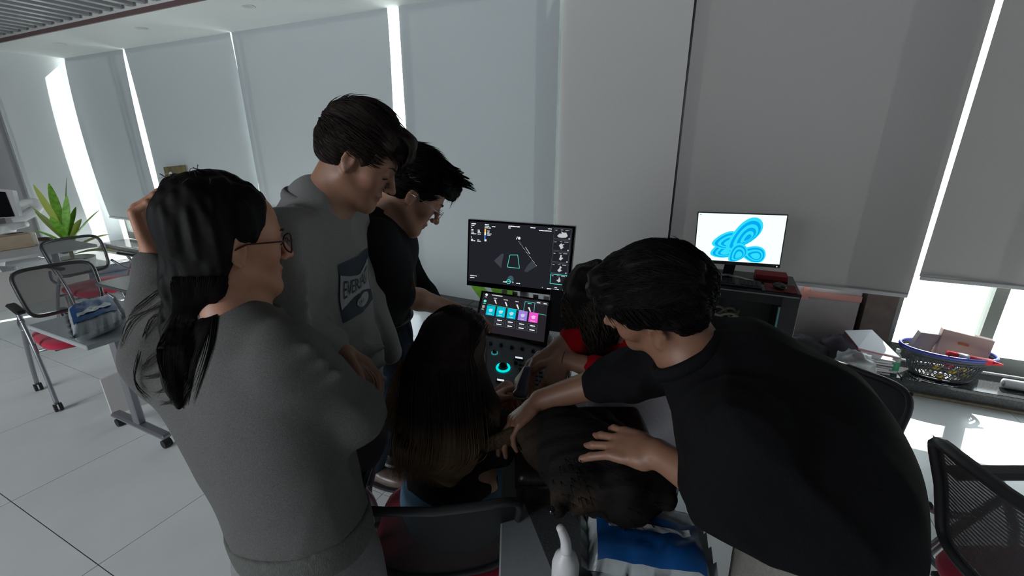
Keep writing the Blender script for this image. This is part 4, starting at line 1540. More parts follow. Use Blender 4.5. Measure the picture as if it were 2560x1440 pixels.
# hair strands: tapered three sided ribbons along curves
def strands(curves, r0, mb=None, seg=3):
    """curves: list of (pts list). numpy built tapered tubes"""
    V, F = [], []
    base = 0
    for pts in curves:
        P = np.array([A3(p) for p in pts])
        n_ = len(P)
        T = np.gradient(P, axis=0)
        T /= np.linalg.norm(T, axis=1)[:, None] + 1e-9
        ref = np.array([.3, .2, 1.0]) if abs(T[0][2]) < .8 else np.array([1.0, .2, .1])
        X = np.cross(T, ref); X /= np.linalg.norm(X, axis=1)[:, None] + 1e-9
        Y = np.cross(T, X)
        t = np.linspace(0, 1, n_)
        rr = (r0 if np.isscalar(r0) else r0[0] ) * np.minimum(1, (1 - t) * 2.2 + .12) * np.minimum(1, t * 5 + .5)
        for kk in range(seg):
            a = 2 * PI * kk / seg
            V.append(P + X * (math.cos(a) * rr)[:, None] + Y * (math.sin(a) * rr)[:, None])
        for kk in range(seg):
            k2 = (kk + 1) % seg
            i = np.arange(n_ - 1)
            F.append(np.stack([base + kk * n_ + i, base + kk * n_ + i + 1, base + k2 * n_ + i + 1, base + k2 * n_ + i], 1))
        base += seg * n_
    return np.concatenate(V), np.concatenate(F)
def strand_obj(name, curves, r0, m, parent, label=None, kind=None):
    V, F = strands(curves, r0)
    o = mesh_obj(name, V, F.tolist(), m, parent, True)
    if label: o['label'] = label
    if kind: o['kind'] = kind
    return o
def scalp_hair(H, parent, m, part_dir, count, length, rad=.0011, root_mask=None, seed=1, up=.012, cur=.5, spikes=0.0, off=1.05, bend=-.02, bt=None):
    """short hair: curves that leave the cranium and lie along the combing direction"""
    r = random.Random(seed)
    cs = []
    tries = 0
    while len(cs) < count and tries < count * 12:
        tries += 1
        a = r.uniform(0, 2 * PI); z = r.uniform(-.75, 1)
        q = math.sqrt(max(0, 1 - z * z))
        d = Vector((q * math.cos(a), q * math.sin(a), z))
        p = Vector((d.x * .078 * off, -.012 + d.y * .100 * off, .045 + d.z * .087 * off))
        if root_mask and not root_mask(p): continue
        nrm = Vector((d.x / .078, d.y / .1, d.z / .087)).normalized()
        comb = Vector(part_dir(p))
        comb = (comb - nrm * comb.dot(nrm))
        comb = comb.normalized() if comb.length > 1e-4 else Vector((0, 1, 0))
        L = length(p) if callable(length) else length
        L *= r.uniform(.7, 1.15)
        jx = Vector((r.gauss(0, 1), r.gauss(0, 1), r.gauss(0, 1))) * .22
        pts = []
        pos = p.copy()
        dirv = (comb + nrm * (.35 + spikes) + jx * .6).normalized()
        for i in range(7):
            pts.append(H.p(*pos))
            dirv = (dirv + (comb * .25 - nrm * (.22 - spikes * .2) + jx * .10) + Vector((0, 0, bend))).normalized()
            pos = pos + dirv * L / 6
            # keep outside of the skull
            e = Vector((pos.x / (.078 * off), (pos.y + .012) / (.1 * off), (pos.z - .045) / (.087 * off)))
            if e.length < 1.0:
                e = e / e.length
                pos = Vector((e.x * .078 * off, -.012 + e.y * .1 * off, .045 + e.z * .087 * off))
        cs.append(pts)
    if bt is not None: cs = [[a for a in c] for c in push_out(cs, bt, .0012)]
    return strand_obj('hair_strands', cs, rad * H.k, m, parent)
def person(label, loc):
    return thing('person', label, 'person', loc)
# ------------------------------------------------------------------ person 1: dark haired woman with glasses, foreground left
X3 = lambda a, b, c: (a, b, c)
F1 = Vector((.70, .71, -.10)).normalized()
ear1 = D(602, 628, .82)
rgt1 = F1.cross(Vector((0, 0, 1))).normalized()
H1 = Head(ear1 - rgt1 * .078, F1, scale=1.0)
w1p = person('standing woman at left in glasses and grey marl sweatshirt, long black hair, one arm raised', Vector((H1.c.x, H1.c.y, 0)))
nb1 = H1.c + Vector((0.012, 0, -.160)) - F1 * .025
HP1 = D(752, 1312, 1.0)
AX1 = (nb1 - HP1).normalized()
rtT = Vector((.86, -.51, 0)).normalized(); FTT = Vector((.51, .86, 0)).normalized()
shR = nb1 + rtT * .160 + Vector((0, 0, -.045)) + F1 * .0
shL = nb1 - rtT * .185 + Vector((0, 0, -.045)) - F1 * .0
hip1 = nb1 - AX1 * .52
elR = D(880, 1035, .93)
wrR = D(720, 1075, 1.0)
elL = D(400, 770, 1.02)
wrL = D(385, 625, 1.0)
f = SDF()
H1.add(f, (nb1, .050, .056))
f.slabs([(nb1 + Vector((0, 0, -.03)), rgt1, .10, .06), (nb1 + Vector((0, 0, -.12)), rtT, .15, .09), (nb1 + Vector((0, 0, -.36)), rtT, .12, .08), (hip1, rgt1, .15, .10)], .05)
arm(f, shR, elR, wrR, (.040, .034, .034, .024))
arm(f, shL, elL, wrL, (.040, .034, .032, .024))
hand(f, wrL, (-.15, .05, 1), (.8, .3, 0), .195, (1.0, 1.05, 1.1, 1.1), .9, side=1)
hand(f, wrR, (wrR - elR), (-.3, -.4, .4), .165, (.5, .5, .5, .5), .4)
f.build('body', SK_W, w1p, .0034, 2, col=H1.tone)
H1.eyes(w1p, (0, 1, -.1), .1)
# sweatshirt
GREY1 = cloth('marl_sweatshirt', (.135, .135, .131), .22, 420, .35)
RIB1 = cloth('marl_rib', (.135, .14, .132), .2, 420, .5, stretch=(1, 1, .2))
f = SDF()
rt = rtT
SC1 = (nb1 - HP1).length / .56
def at1(z, dx=0.0, dy=0.0): return nb1 + (AX1 * z * SC1 if z > -.6 else AX1 * -.6 * SC1 + Vector((0, 0, z + .6))) + rt * dx + FTT * dy
print('torso1', SC1)
f.slabs([(at1(-.015, 0, -.0), rt, .085, .060), (at1(-.055), rt, .165, .080), (at1(-.13), rt, .195, .105), (at1(-.26, -.005), rt, .190, .118), (at1(-.38), rt, .185, .118), (at1(-.50, 0, .0), rt, .190, .130)], .05)
f.cone(shR, elR, .070, .062, .028); f.cone(elR, wrR, .062, .045, .02)
f.cone(shL, elL, .070, .058, .045); f.cone(elL, wrL + (elL - wrL) * .25, .052, .040, .03)
f.ball(elR, .066, .02)
f.cone(D(425, 885, 1.0), at1(-.32, -.08, 0), .082, .11, .06); f.cone(D(425, 885, 1.0), shL, .082, .075, .05)
f.cone(shR + Vector((0, 0, .02)), elR + Vector((0, 0, .0)), .055, .05, .02)
for i in range(5):     # gathered folds by the raised sleeve and elbow crease
    q = elL + (wrL - elL) * (.1 + .15 * i)
    f.cone(q - rt * .045 - Vector((0, 0, .008)), q + rt * .03 + Vector((0, 0, .012 * (i % 2))), .013, .010, .014)
for i, (a, b) in enumerate(((.15, .10), (.35, .16), (.55, .2))):
    q = shR + (elR - shR) * a
    f.cone(q + Vector((-.03, -.06, .02)), q + Vector((.05, -.04, .062)), .010, .009, .02)
f.warp(folds(3, (0.25, 0, 1), 24, .010, True, 6, 1.7))
f.warp(folds(5, (.9, .3, .3), 40, .012, True, 8, 1.5, region=rough_fold(elR, .16)))
f.cut(at1(-.545), -AX1)
sw = f.build('sweatshirt', GREY1, w1p, .0052, 3)
bt1 = bvh_of(sw)
def on_cloth(bt, x, y, gap, dflt):
    r_ = ray(x, y)
    hit = bt.ray_cast(CAMV, r_.normalized())
    if hit[0] is None: return CAMV + r_ * dflt
    return hit[0] - r_.normalized() * gap
f = SDF()
f.slabs([(at1(-.515), rt, .188, .130), (at1(-.56), rt, .182, .126), (at1(-.585), rt, .180, .124)], .03)
f.cut(at1(-.60), -AX1); f.cut(at1(-.52), AX1)
f.build('hem_band', RIB1, w1p, .006, 2)
# ribbed collar
cc = at1(.022, 0, .012)
MB().tube([cc + (rt * math.cos(a) * .068 + F1 * math.sin(a) * .062) + Vector((0, 0, -.008 * math.sin(a) - .004)) for a in [2 * PI * i / 36 for i in range(36)]], .014, 10, closed=True, flat=1.4).build('collar', RIB1, w1p, True)
f = SDF()
f.slabs([(at1(-.53), rt, .165, .112), (at1(-.66), rt, .185, .130), (at1(-.78), rt, .180, .13)], .04)
for sg in (-1, 1):
    kn = at1(-1.02, .10 * sg, .02); an = at1(-1.40, .10 * sg)
    f.cone(at1(-.74, .09 * sg), kn, .10, .075, .05); f.cone(kn, an, .075, .07, .03)
f.warp(folds(8, (.2, 0, 1), 22, .012, True, 5, 1.5))
f.build('trousers', cloth('pale_trousers', (.27, .26, .265), .15, 300, .3, stretch=(1, 1, .3)), w1p, .009, 2)
for sg in (-1, 1):
    an = at1(-1.40, .10 * sg)
    f = SDF(); f.ell((an.x + F1.x * .06, an.y + F1.y * .06, .042), (.045, .125, .042), (rt, F1.normalized(), (0, 0, 1))); f.cut((0, 0, 0.002), (0, 0, -1))
    f.build('shoe', M['paper'], w1p, .008, 1)
# long black hair: cap, fall and strands
f = SDF()
P_ = H1.p
f.ell(P_(0, -.022, .055), (.088, .098, .088), H1.X(), .02)
f.ell(P_(0, -.045, .01), (.078, .060, .085), H1.X(), .03)
SF = lambda x, y, g: on_cloth(bt1, x, y, g, .86)
f.chain([D(520, 600, .89), D(500, 700, .87), SF(472, 800, .012), SF(458, 880, .008), SF(452, 950, .004), SF(452, 1008, .004)], [.066, .058, .042, .034, .022, .006], .03)
f.cone(P_(.055, -.035, .02), D(545, 720, .84), .030, .016, .03)
f.cone(P_(.045, .030, .085), P_(.067, .012, .045), .028, .022, .02)
f.ell(P_(0, .085, -.02), (.075, .062, .095), H1.X(), .012, 's')
f.ball(P_(.085, .022, -.022), .036, .01, 's')
hw = sines(4, 140); hw2 = sines(14, 60)
def hairwarp(seedv, amp, axis=(0, 0, 1), fr=150):
    a = unit(axis)
    w = sines(seedv, fr, 7)
    def g(P, o):
        Q = P - np.outer(P @ a, a) * .93
        return amp * w(Q)
    return g
f.warp(hairwarp(3, .0030)); f.warp(hairwarp(6, .0018, (0, 0, 1), 330))
hb = f.build('hair', HAIR, w1p, .0036, 1)
rr = random.Random(21)
bh1 = bvh_of(hb)
def HF(x, y, g, d=.86):
    r_ = ray(x, y)
    hit = bh1.ray_cast(CAMV, r_.normalized())
    return CAMV + r_ * d if hit[0] is None else hit[0] - r_.normalized() * g
def lay(x, y, g):
    a_, b_ = HF(x, y, g, 9), SF(x, y, g)
    da, db = (a_ - CAMV).dot(FWD), (b_ - CAMV).dot(FWD)
    return a_ if da < db + .004 else b_
cs = []
for i in range(900):
    u_ = rr.uniform(-1, 1)
    g_ = lambda q: rr.gauss(0, q)
    px_ = [(500 + 70 * u_, 690 + 40 * rr.random()), (492 + 56 * u_, 765)]
    if True:
        w_ = 1 if rr.random() < .95 else 2.0
        px_ += [(456 + 38 * u_ * w_, 875), (450 + 20 * u_ * w_, 945 + 70 * rr.random())]
    j_ = g_(4)
    p2_ = bez([Vector((x + j_, y, 0)) for x, y in px_], 7)
    g0 = .0022 + .003 * rr.random()
    pts = [lay(q.x, q.y, g0) for q in p2_]
    # keep each strand continuous in depth
    for k in range(1, len(pts)):
        if (pts[k] - pts[k - 1]).length > .07:
            pts = pts[:k]; break
    if len(pts) > 4: cs.append(pts)
strand_obj('hair_strands', cs, .0013, HAIR, w1p)
cs = []
for i in range(16):      # fly-away hairs at the crown and brown wisps on the shoulder
    a = rr.uniform(-1, 1)
    yy_ = rr.uniform(-.06, .03)
    b = P_(.06 * a, yy_ - .022, .052 + .088 * math.sqrt(max(0, 1 - (.06 * a / .088) ** 2 - (yy_ / .098) ** 2)))
    cs.append(bez([b, b + Vector((rr.gauss(0, .01), rr.gauss(0, .01), .012)), b + Vector((rr.gauss(0, .014), rr.gauss(0, .012), .012 * rr.random()))], 4))
for (x0, y0, x1, y1, x2, y2) in ((455, 780, 380, 800, 345, 930), (440, 860, 380, 900, 350, 925), (455, 900, 400, 935, 352, 944), (460, 930, 420, 965, 385, 985), (465, 950, 440, 1000, 400, 1008), (470, 960, 450, 1005, 447, 1018), (410, 760, 330, 800, 300, 870), (430, 700, 350, 760, 318, 800), (350, 880, 338, 950, 372, 1000)):
    for j in range(9):
        e = [rr.gauss(0, 5) for _ in range(6)]
        cs.append(bez([SF(x0 + e[0], y0 + e[1], .02), SF(x1 + e[2], y1 + e[3], .012), SF(x2 + e[4], y2 + e[5], .006)], 6))
strand_obj('hair_wisps', cs, .00065, HAIRB, w1p, label='thin loose brown strands', kind='stuff')
# glasses
gm = mat('dark_red_frame', (.06, .012, .016), .3)
g = MB()
for sx in (-1, 1):
    cx = .033 * sx
    pts = [H1.p(cx + .024 * math.cos(a), .104 - .006 * abs(math.cos(a)), .003 + .020 * math.sin(a)) for a in [2 * PI * i / 24 for i in range(24)]]
    g.tube(pts, .0017, 6, closed=True)
    g.tube([H1.p(.056 * sx, .100, .012), H1.p(.076 * sx, .07, .014), H1.p(.080 * sx, .01, .012), H1.p(.078 * sx, -.015, .0)], .0018, 6)
g.tube([H1.p(-.009, .107, .006), H1.p(0, .110, .009), H1.p(.009, .107, .006)], .0016, 6)
gl = g.build('glasses', gm, w1p, True, label='thin dark red framed glasses')
lm = mat('lens', (.8, .85, .95), .03, alpha=.14, spec=.8)
for sx in (-1, 1):
    MB().add([H1.p(.033 * sx + .023 * math.cos(a), .1035 - .006 * abs(math.cos(a)), .003 + .019 * math.sin(a)) for a in [2 * PI * i / 20 for i in range(20)]], [tuple(range(20))]).build('lens', lm, gl)
# ------------------------------------------------------------------ person 2: man in grey sweatshirt with the navy chest print
F2 = Vector((math.cos(R(33)) * .995, math.cos(R(33)) * .06, -math.sin(R(33)))).normalized()
side2 = F2.cross(Vector((0, 0, 1))).normalized()
H2 = Head(D(875, 402, 1.10) - side2 * .078, F2, scale=1.03)
m2 = person('tall man in a grey sweatshirt with navy chest print looking down, second figure from left', Vector((H2.c.x, H2.c.y, 0)))
nb2 = D(790, 508, 1.19)
FT2 = Vector((1, .0, 0)); rt2 = Vector((0, -1, 0))
HP2 = nb2 + Vector((-.01, .03, -.60))
AX2 = (nb2 - HP2).normalized()
def at2(z, dx=0.0, dy=0.0): return nb2 + AX2 * z + rt2 * dx + FT2 * dy
sh2 = at2(-.06, .185, -.01); el2 = D(705, 800, 1.06); wr2 = D(835, 862, 1.12)
f = SDF()
H2.add(f, (nb2 + Vector((.01, 0, -.02)), .058, .062))
f.slabs([(at2(-.04), rt2, .12, .07), (at2(-.14, 0, -.02), rt2, .15, .06), (at2(-.4, 0, -.02), rt2, .13, .06), (at2(-.58), rt2, .15, .1)], .05)
arm(f, sh2, el2, wr2, (.045, .038, .038, .027))
arm(f, at2(-.06, -.185), at2(-.34, -.23, .02), at2(-.56, -.2, .1), (.045, .038, .038, .027))
hand(f, wr2, (wr2 - el2).normalized() + Vector((.1, 0, -.2)), (.3, -.2, -.8), .185, (.35, .4, .45, .5), .4, side=-1)
f.build('body', SK_D, m2, .0036, 2, col=H2.tone)
H2.eyes(m2, (0, 1, -.6), 1.2)
GREY2 = cloth('grey_sweatshirt_fabric', (.27, .27, .265), .14, 380, .3)
f = SDF()
f.slabs([(at2(.0, 0, .002), rt2, .082, .076), (at2(-.06, 0, -.01), rt2, .17, .085), (at2(-.15, 0, -.015), rt2, .205, .108), (at2(-.32, 0, -.015), rt2, .19, .110), (at2(-.48, 0, 0), rt2, .185, .115), (at2(-.62, 0, .0), rt2, .18, .112)], .05)
f.cone(sh2, el2, .078, .068, .05); f.cone(el2, wr2 + (el2 - wr2) * .08, .066, .046, .03)
f.cone(at2(-.07, -.19), at2(-.34, -.235, .02), .075, .066, .05); f.cone(at2(-.34, -.235, .02), at2(-.56, -.2, .1), .062, .045, .03)
for i in range(5):
    q = sh2 + (el2 - sh2) * (.2 + .18 * i)
    f.cone(q + Vector((-.05, -.05, .02)), q + Vector((.07, -.045, -.035)), .012, .009, .022)
for i in range(3):
    f.cone(at2(-.40 - .06 * i, .12, .07), at2(-.43 - .055 * i, .02, .145), .010, .010, .03)
f.warp(folds(13, (.1, 0, 1), 26, .006, True, 6, 1.6))
f.warp(folds(15, (.6, .3, .9), 34, .009, True, 8, 1.6, region=rough_fold(el2, .2)))
f.cut(at2(-.60), -AX2)
ss2 = f.build('sweatshirt', GREY2, m2, .0052, 3)
MB().tube([at2(.008, 0, -.002) + (rt2 * math.cos(a) * .078 + FT2 * math.sin(a) * .070) + Vector((0, 0, -.022 * math.sin(a))) for a in [2 * PI * i / 36 for i in range(36)]], .009, 10, closed=True, flat=1.8).build('collar', cloth('grey_rib', (.21, .21, .21), .1, 300, .4), m2, True)
f = SDF()
f.slabs([(at2(-.585), rt2, .190, .122), (at2(-.65), rt2, .180, .118)], .03); f.cut(at2(-.665), -AX2); f.cut(at2(-.59), AX2)
f.build('hem_band', bpy.data.materials['grey_rib'], m2, .007, 2)
f = SDF()
f.slabs([(at2(-.60), rt2, .165, .11), (at2(-.78), rt2, .175, .125)], .04)
for sg in (-1, 1):
    kn = Vector((HP2.x - .03, HP2.y - .09 * sg, .50)); an = Vector((HP2.x - .09, HP2.y - .10 * sg, .08))
    f.cone(Vector((HP2.x - .01, HP2.y - .08 * sg, .84)), kn, .09, .06, .05); f.cone(kn, an, .06, .05, .03)
f.build('trousers', cloth('grey_trousers', (.10, .10, .11), .1, 200), m2, .010, 2)
for sg in (-1, 1):
    f = SDF(); f.ell((HP2.x - .04, HP2.y - .10 * sg, .045), (.135, .048, .045)); f.cut((0, 0, .002), (0, 0, -1)); f.build('shoe', M['paper'], m2, .009, 1)
# chest print, mapped on the cloth by rays
bt2 = bvh_of(ss2)
pc = at2(-.225, .0, 0)           # centre height of the print on the chest
pdir = Vector((1, -.60, 0)).normalized()     # the print faces this way
pside = Vector((0, 0, 1)).cross(pdir).normalized()
def onchest(a, b, lift):
    """a: across (+ to the wearer's left), b: up"""
    a, b = a * .72, b * .68
    o_ = pc + pside * a + Vector((0, 0, 1)) * b + pdir * .5
    hit = bt2.ray_cast(o_, -pdir)
    if hit[0] is None:
        return pc + pside * a + Vector((0, 0, b)) + pdir * .11
    return hit[0] + hit[1] * lift if hit[1].dot(pdir) > 0 else hit[0] - hit[1] * lift
def print_patch(name, x0, x1, y0, y1, m, lift, par, nx=26, ny=26, mask=None):
    vs = [onchest(x0 + (x1 - x0) * i / nx, y0 + (y1 - y0) * j / ny, lift) for j in range(ny + 1) for i in range(nx + 1)]
    fs = [(j * (nx + 1) + i, j * (nx + 1) + i + 1, (j + 1) * (nx + 1) + i + 1, (j + 1) * (nx + 1) + i) for j in range(ny) for i in range(nx)
          if mask is None or mask(x0 + (x1 - x0) * (i + .5) / nx, y0 + (y1 - y0) * (j + .5) / ny)]
    return mesh_obj(name, vs, fs, m, par, True)
NAVY = mat('navy_print', (.016, .028, .048), .6)
PWHITE = mat('print_white', (.36, .36, .36), .7)
pb = print_patch('chest_print', -.085, .16, -.12, .12, NAVY, .0025, m2, 40, 36)
# white banner that narrows in the middle, with the lettering cut dark on it
def banner(x, y):
    t = abs(x - .035) / .12
    return -.035 - .035 * t ** 1.5 < y < .045 + .035 * t ** 1.5 and abs(x - .035) < .115
print_patch('print_banner', -.085, .16, -.12, .12, PWHITE, .004, pb, 110, 100, banner)
def text_on(body, sx, sy, cx, cy, fn, m, name, par, res=2):
    cu = bpy.data.curves.new('tmp', 'FONT')
    cu.body = body; cu.align_x = 'CENTER'; cu.align_y = 'CENTER'; cu.size = 1; cu.resolution_u = res
    to = bpy.data.objects.new('tmp', cu); COL.objects.link(to)
    dg = bpy.context.evaluated_depsgraph_get()
    me = bpy.data.meshes.new_from_object(to.evaluated_get(dg))
    bpy.data.objects.remove(to); 
    bm = bmesh.new(); bm.from_mesh(me)
    bmesh.ops.triangulate(bm, faces=bm.faces)
    vs = [fn(v.co.x * sx + cx, v.co.y * sy + cy) for v in bm.verts]
    bm.verts.index_update()
    fs = [tuple(v.index for v in g.verts) for g in bm.faces]
    bm.free(); bpy.data.meshes.remove(me)
    return mesh_obj(name, vs, fs, m, par)
def letterfn(x, y):
    t = abs(x - .035) / .12
    return onchest(x, y * (1 + .75 * t ** 1.5) , .0056)
text_on('EVERLAST', .046, .074, .035, .004, letterfn, NAVY, 'lettering', pb)
def oval(x, y): return ((x - .06) / .055) ** 2 + ((y + .075) / .024) ** 2 < 1
print_patch('print_oval', 0.0, .12, -.11, -.045, PWHITE, .0045, pb, 50, 30, oval)
text_on('1910', .022, .026, .035, -.076, lambda x, y: onchest(x, y, .006), NAVY, 'print_number', pb)
# hair: cap with cut sides, textured top and a fringe
def short_hair(H, par, m, seed, vox=.0042, fringe=True, top=.016, side_=.006, cutf=None, count=900, comb=None, length=.05, spikes=.0, rad=.0011, nape=-.045, front=.088, mask=None, earr=.030):
    f = SDF()
    P = H.p; k = H.k
    f.ell(P(0, -.018, .050), [(.074 + side_) * k, (.094 + side_) * k, (.080 + top) * k], H.X(), .02)
    f.ell(P(0, -.042, .005), [(.066 + side_) * k, (.058 + side_) * k, .062 * k], H.X(), .02)
    for sg in (-1, 1): f.cone(P(.068 * sg, .026, .035), P(.070 * sg, .020, .002), .013 * k, .007 * k, .01)
    if fringe:
        f.chain([P(-.05, .055, .085), P(0, .078, .092), P(.05, .055, .085)], [.026 * k, .030 * k, .026 * k], .02)
        f.chain([P(-.035, .088, .070), P(.0, .100, .066), P(.035, .088, .070)], [.013 * k, .015 * k, .013 * k], .02)
    f.warp(hairwarp(seed, .0040 * k, H.y * .9 + H.z * .3, 110))
    f.warp(hairwarp(seed + 4, .0022 * k, H.y, 260))
    # remove face, below the nape and in front of the ears
    f.ell(P(0, .110, -.030), [.080 * k, .075 * k, .088 * k], H.X(), .006, 's')
    for sg in (-1, 1): f.ball(P(.084 * sg, .002, -.008 - (earr - .03)), earr * k, .006, 's')
    f.cut(P(0, -.06, nape), -H.z + H.y * .35)
    o = f.build('hair', m, par, vox, 1)
    if count:
        scalp_hair(H, par, m, comb or (lambda p: (0.15, 1, .1)), count, length, rad, mask or (lambda p: p.z > (-.03 if p.y < -.03 else .015) and not (p.y > .05 and p.z < .075)), seed, spikes=spikes, off=1.10, bt=bvh_of(o))
    return o
short_hair(H2, m2, HAIRB, 31, top=.020, side_=.008, comb=lambda p: (.1, 1, 0), length=lambda p: .075 if p.z > .06 else .030, count=3000)
cs = []
rr = random.Random(5)
for i in range(160):
    x = rr.uniform(-.05, .05)
    b = H2.p(x, .07 + .01 * rr.random(), .112)
    cs.append(bez([b, H2.p(x * 1.05, .103, .098 + .006 * rr.random()), H2.p(x * 1.1 + rr.gauss(0, .004), .112 + .004 * rr.random(), .068), H2.p(x * 1.1 + rr.gauss(0, .006), .108, .046 + .012 * rr.random())], 4))
strand_obj('fringe', cs, .0014, HAIRB, m2)

# ------------------------------------------------------------------ person 3: man in black with glasses, reaching for the touch panel
F3 = Vector((math.cos(R(40)) * .97, math.cos(R(40)) * .22, -math.sin(R(40)))).normalized()
side3 = F3.cross(Vector((0, 0, 1))).normalized()
H3 = Head(D(1033, 492, 1.47) - side3 * .078, F3, scale=1.10)
m3 = person('man in a black shirt with glasses and spiky hair bending over the scanner, arm stretched to the touch panel', Vector((-.56, 1.76, 0)))
m3['label'] = 'man in a black shirt with glasses and spiky hair, arm stretched to the touch panel'
nb3 = D(962, 540, 1.58); HP3 = D(955, 800, 1.84)
AX3 = (nb3 - HP3).normalized(); L3 = (nb3 - HP3).length
FT3 = Vector((.98, .15, 0)); rt3 = Vector((.15, -.98, 0)).normalized()
FT3 = AX3.cross(rt3).normalized()
if FT3.x < 0: FT3 = -FT3
def at3(z, dx=0.0, dy=0.0): return nb3 + AX3 * z * L3 + rt3 * dx + FT3 * dy
sh3 = at3(-.12, .17, .0); el3 = D(1000, 735, 1.66); wr3 = D(1155, 780, 1.90)
f = SDF()
H3.add(f, (nb3, .056, .060))
f.slabs([(at3(-.06), rt3, .12, .07), (at3(-.3), rt3, .15, .09), (at3(-.9), rt3, .13, .09)], .05)
arm(f, sh3, el3, wr3, (.045, .040, .042, .030))
arm(f, at3(-.12, -.17), at3(-.55, -.22, .06), at3(-.9, -.12, .22), (.045, .038, .036, .026))
hand(f, wr3, D(1225, 800, 1.94) - wr3, (.2, -.2, -.8), .19, (.12, .35, .5, .6), .3, side=1)
f.build('body', SK_P, m3, .0040, 2, col=H3.tone)
H3.eyes(m3, (0, 1, -.6), 1.2)
BLK = cloth('black_shirt', (.016, .016, .018), .15, 200, .2)
f = SDF()
f.slabs([(at3(-.01), rt3, .085, .065), (at3(-.1), rt3, .17, .085), (at3(-.28), rt3, .20, .115), (at3(-.62), rt3, .175, .115), (at3(-1.0), rt3, .165, .110)], .05)
f.cone(sh3, el3, .072, .058, .04)
f.cone(at3(-.12, -.18), at3(-.55, -.22, .06), .07, .06, .04); f.cone(at3(-.55, -.22, .06), at3(-.9, -.12, .22), .058, .045, .03)
f.warp(folds(23, AX3, 30, .010, True, 7, 1.5))
f.cut(at3(-.99), -AX3)
f.build('shirt', BLK, m3, .0062, 2)
MB().tube([at3(.035) + (rt3 * math.cos(a) * .066 + FT3 * math.sin(a) * .062) for a in [2 * PI * i / 30 for i in range(30)]], .013, 8, closed=True, flat=1.8).build('collar', BLK, m3, True)
NAVP = cloth('navy_trousers', (.022, .034, .055), .12, 160, .3)
hipz = HP3.z
f = SDF()
f.slabs([(HP3 + Vector((0, 0, .03)), rt3, .165, .110), (HP3 + Vector((0, 0, -.10)), rt3, .172, .122)], .04)
ft = {}
for sg, foot_ in ((1, Zp(955, 1165, .09)), (-1, Zp(1012, 1120, .09))):
    hp = HP3 + rt3 * .085 * sg + Vector((0, 0, -.08))
    kn = (hp + foot_) / 2 + Vector((.04, 0, .03))
    an = foot_ + Vector((-.05, 0.01, 0))
    f.cone(hp, kn, .098, .072, .03); f.cone(kn, an, .072, .058, .03)
    ft[sg] = an
f.warp(folds(29, (0, 0, 1), 26, .010, True, 5, 1.5))
f.cut((0, 0, .06), (0, 0, -1))
f.build('trousers', NAVP, m3, .0075, 2)
for sg in (1, -1):
    a = ft[sg]
    dirf = Vector((.85, -.35, 0)).normalized() if sg > 0 else Vector((.98, .1, 0))
    f = SDF()
    f.ell((a.x, a.y, .065), (.05, .045, .062), (dirf, dirf.cross(Vector((0, 0, 1))), (0, 0, 1)))
    f.ell((a.x + dirf.x * .10, a.y + dirf.y * .10, .045), (.115, .046, .040), (dirf, dirf.cross(Vector((0, 0, 1))), (0, 0, 1)), .03)
    f.cut((0, 0, .012), (0, 0, -1))
    sho = f.build('shoe', mat('brown_leather', (.12, .085, .07), .3, var=.2) if sg > 0 else bpy.data.materials['brown_leather'], m3, .006, 2)
    sl_ = []
    for i in range(24):
        t_ = 2 * PI * i / 24
        sl_.append(Vector((a.x, a.y, 0)) + dirf * (.075 + .145 * math.cos(t_)) + dirf.cross(Vector((0, 0, 1))) * .05 * math.sin(t_))
    MB().slab(sl_, Vector((0, 0, .014))).build('sole', M['rubber'], sho)
MB().tube([HP3 + Vector((0, 0, .035)) + (rt3 * math.cos(a) * .170 + FT3 * math.sin(a) * .116) for a in [2 * PI * i / 36 for i in range(36)]], .016, 6, closed=True, flat=.35).build('belt', mat('belt', (.04, .04, .045), .5), m3, True)
short_hair(H3, m3, HAIR, 41, top=.020, side_=.004, comb=lambda p: (.1, 1, .6), length=lambda p: .070 if p.z > .07 else .03, count=2600, spikes=.25, rad=.0014)
cs = []
for i in range(34):
    x = rr.uniform(-.05, .05); y = rr.uniform(.02, .085)
    b = H3.p(x, y, .125 - y * .2)
    tip = H3.p(x * 1.2 + rr.gauss(0, .01), y + .035 + rr.random() * .03, .152 - y * .35 + rr.random() * .022)
    for j in range(9):
        e = Vector((rr.gauss(0, .004), rr.gauss(0, .004), rr.gauss(0, .004)))
        cs.append(bez([b + e * 2, (b + tip) / 2 + Vector((0, 0, .008)) + e, tip + e * .3], 4))
strand_obj('spiky_fringe', cs, .0014, HAIR, m3)
g = MB()
for sx in (-1, 1):
    g.tube([H3.p(.033 * sx + .022 * math.cos(a), .108 - .004 * abs(math.cos(a)), -.001 + .017 * math.sin(a)) for a in [2 * PI * i / 24 for i in range(24)]], .0011, 6, closed=True)
    g.tube([H3.p(.055 * sx, .104, .006), H3.p(.079 * sx, .05, .010), H3.p(.080 * sx, -.01, .004)], .0012, 5)
g.tube([H3.p(-.010, .110, .003), H3.p(0, .113, .005), H3.p(.010, .110, .003)], .0012, 5)
gl = g.build('glasses', M['chrome'], m3, True, label='thin metal framed glasses')
for sx in (-1, 1):
    MB().add([H3.p(.033 * sx + .021 * math.cos(a), .1075 - .004 * abs(math.cos(a)), -.001 + .016 * math.sin(a)) for a in [2 * PI * i / 20 for i in range(20)]], [tuple(range(20))]).build('lens', lm, gl)
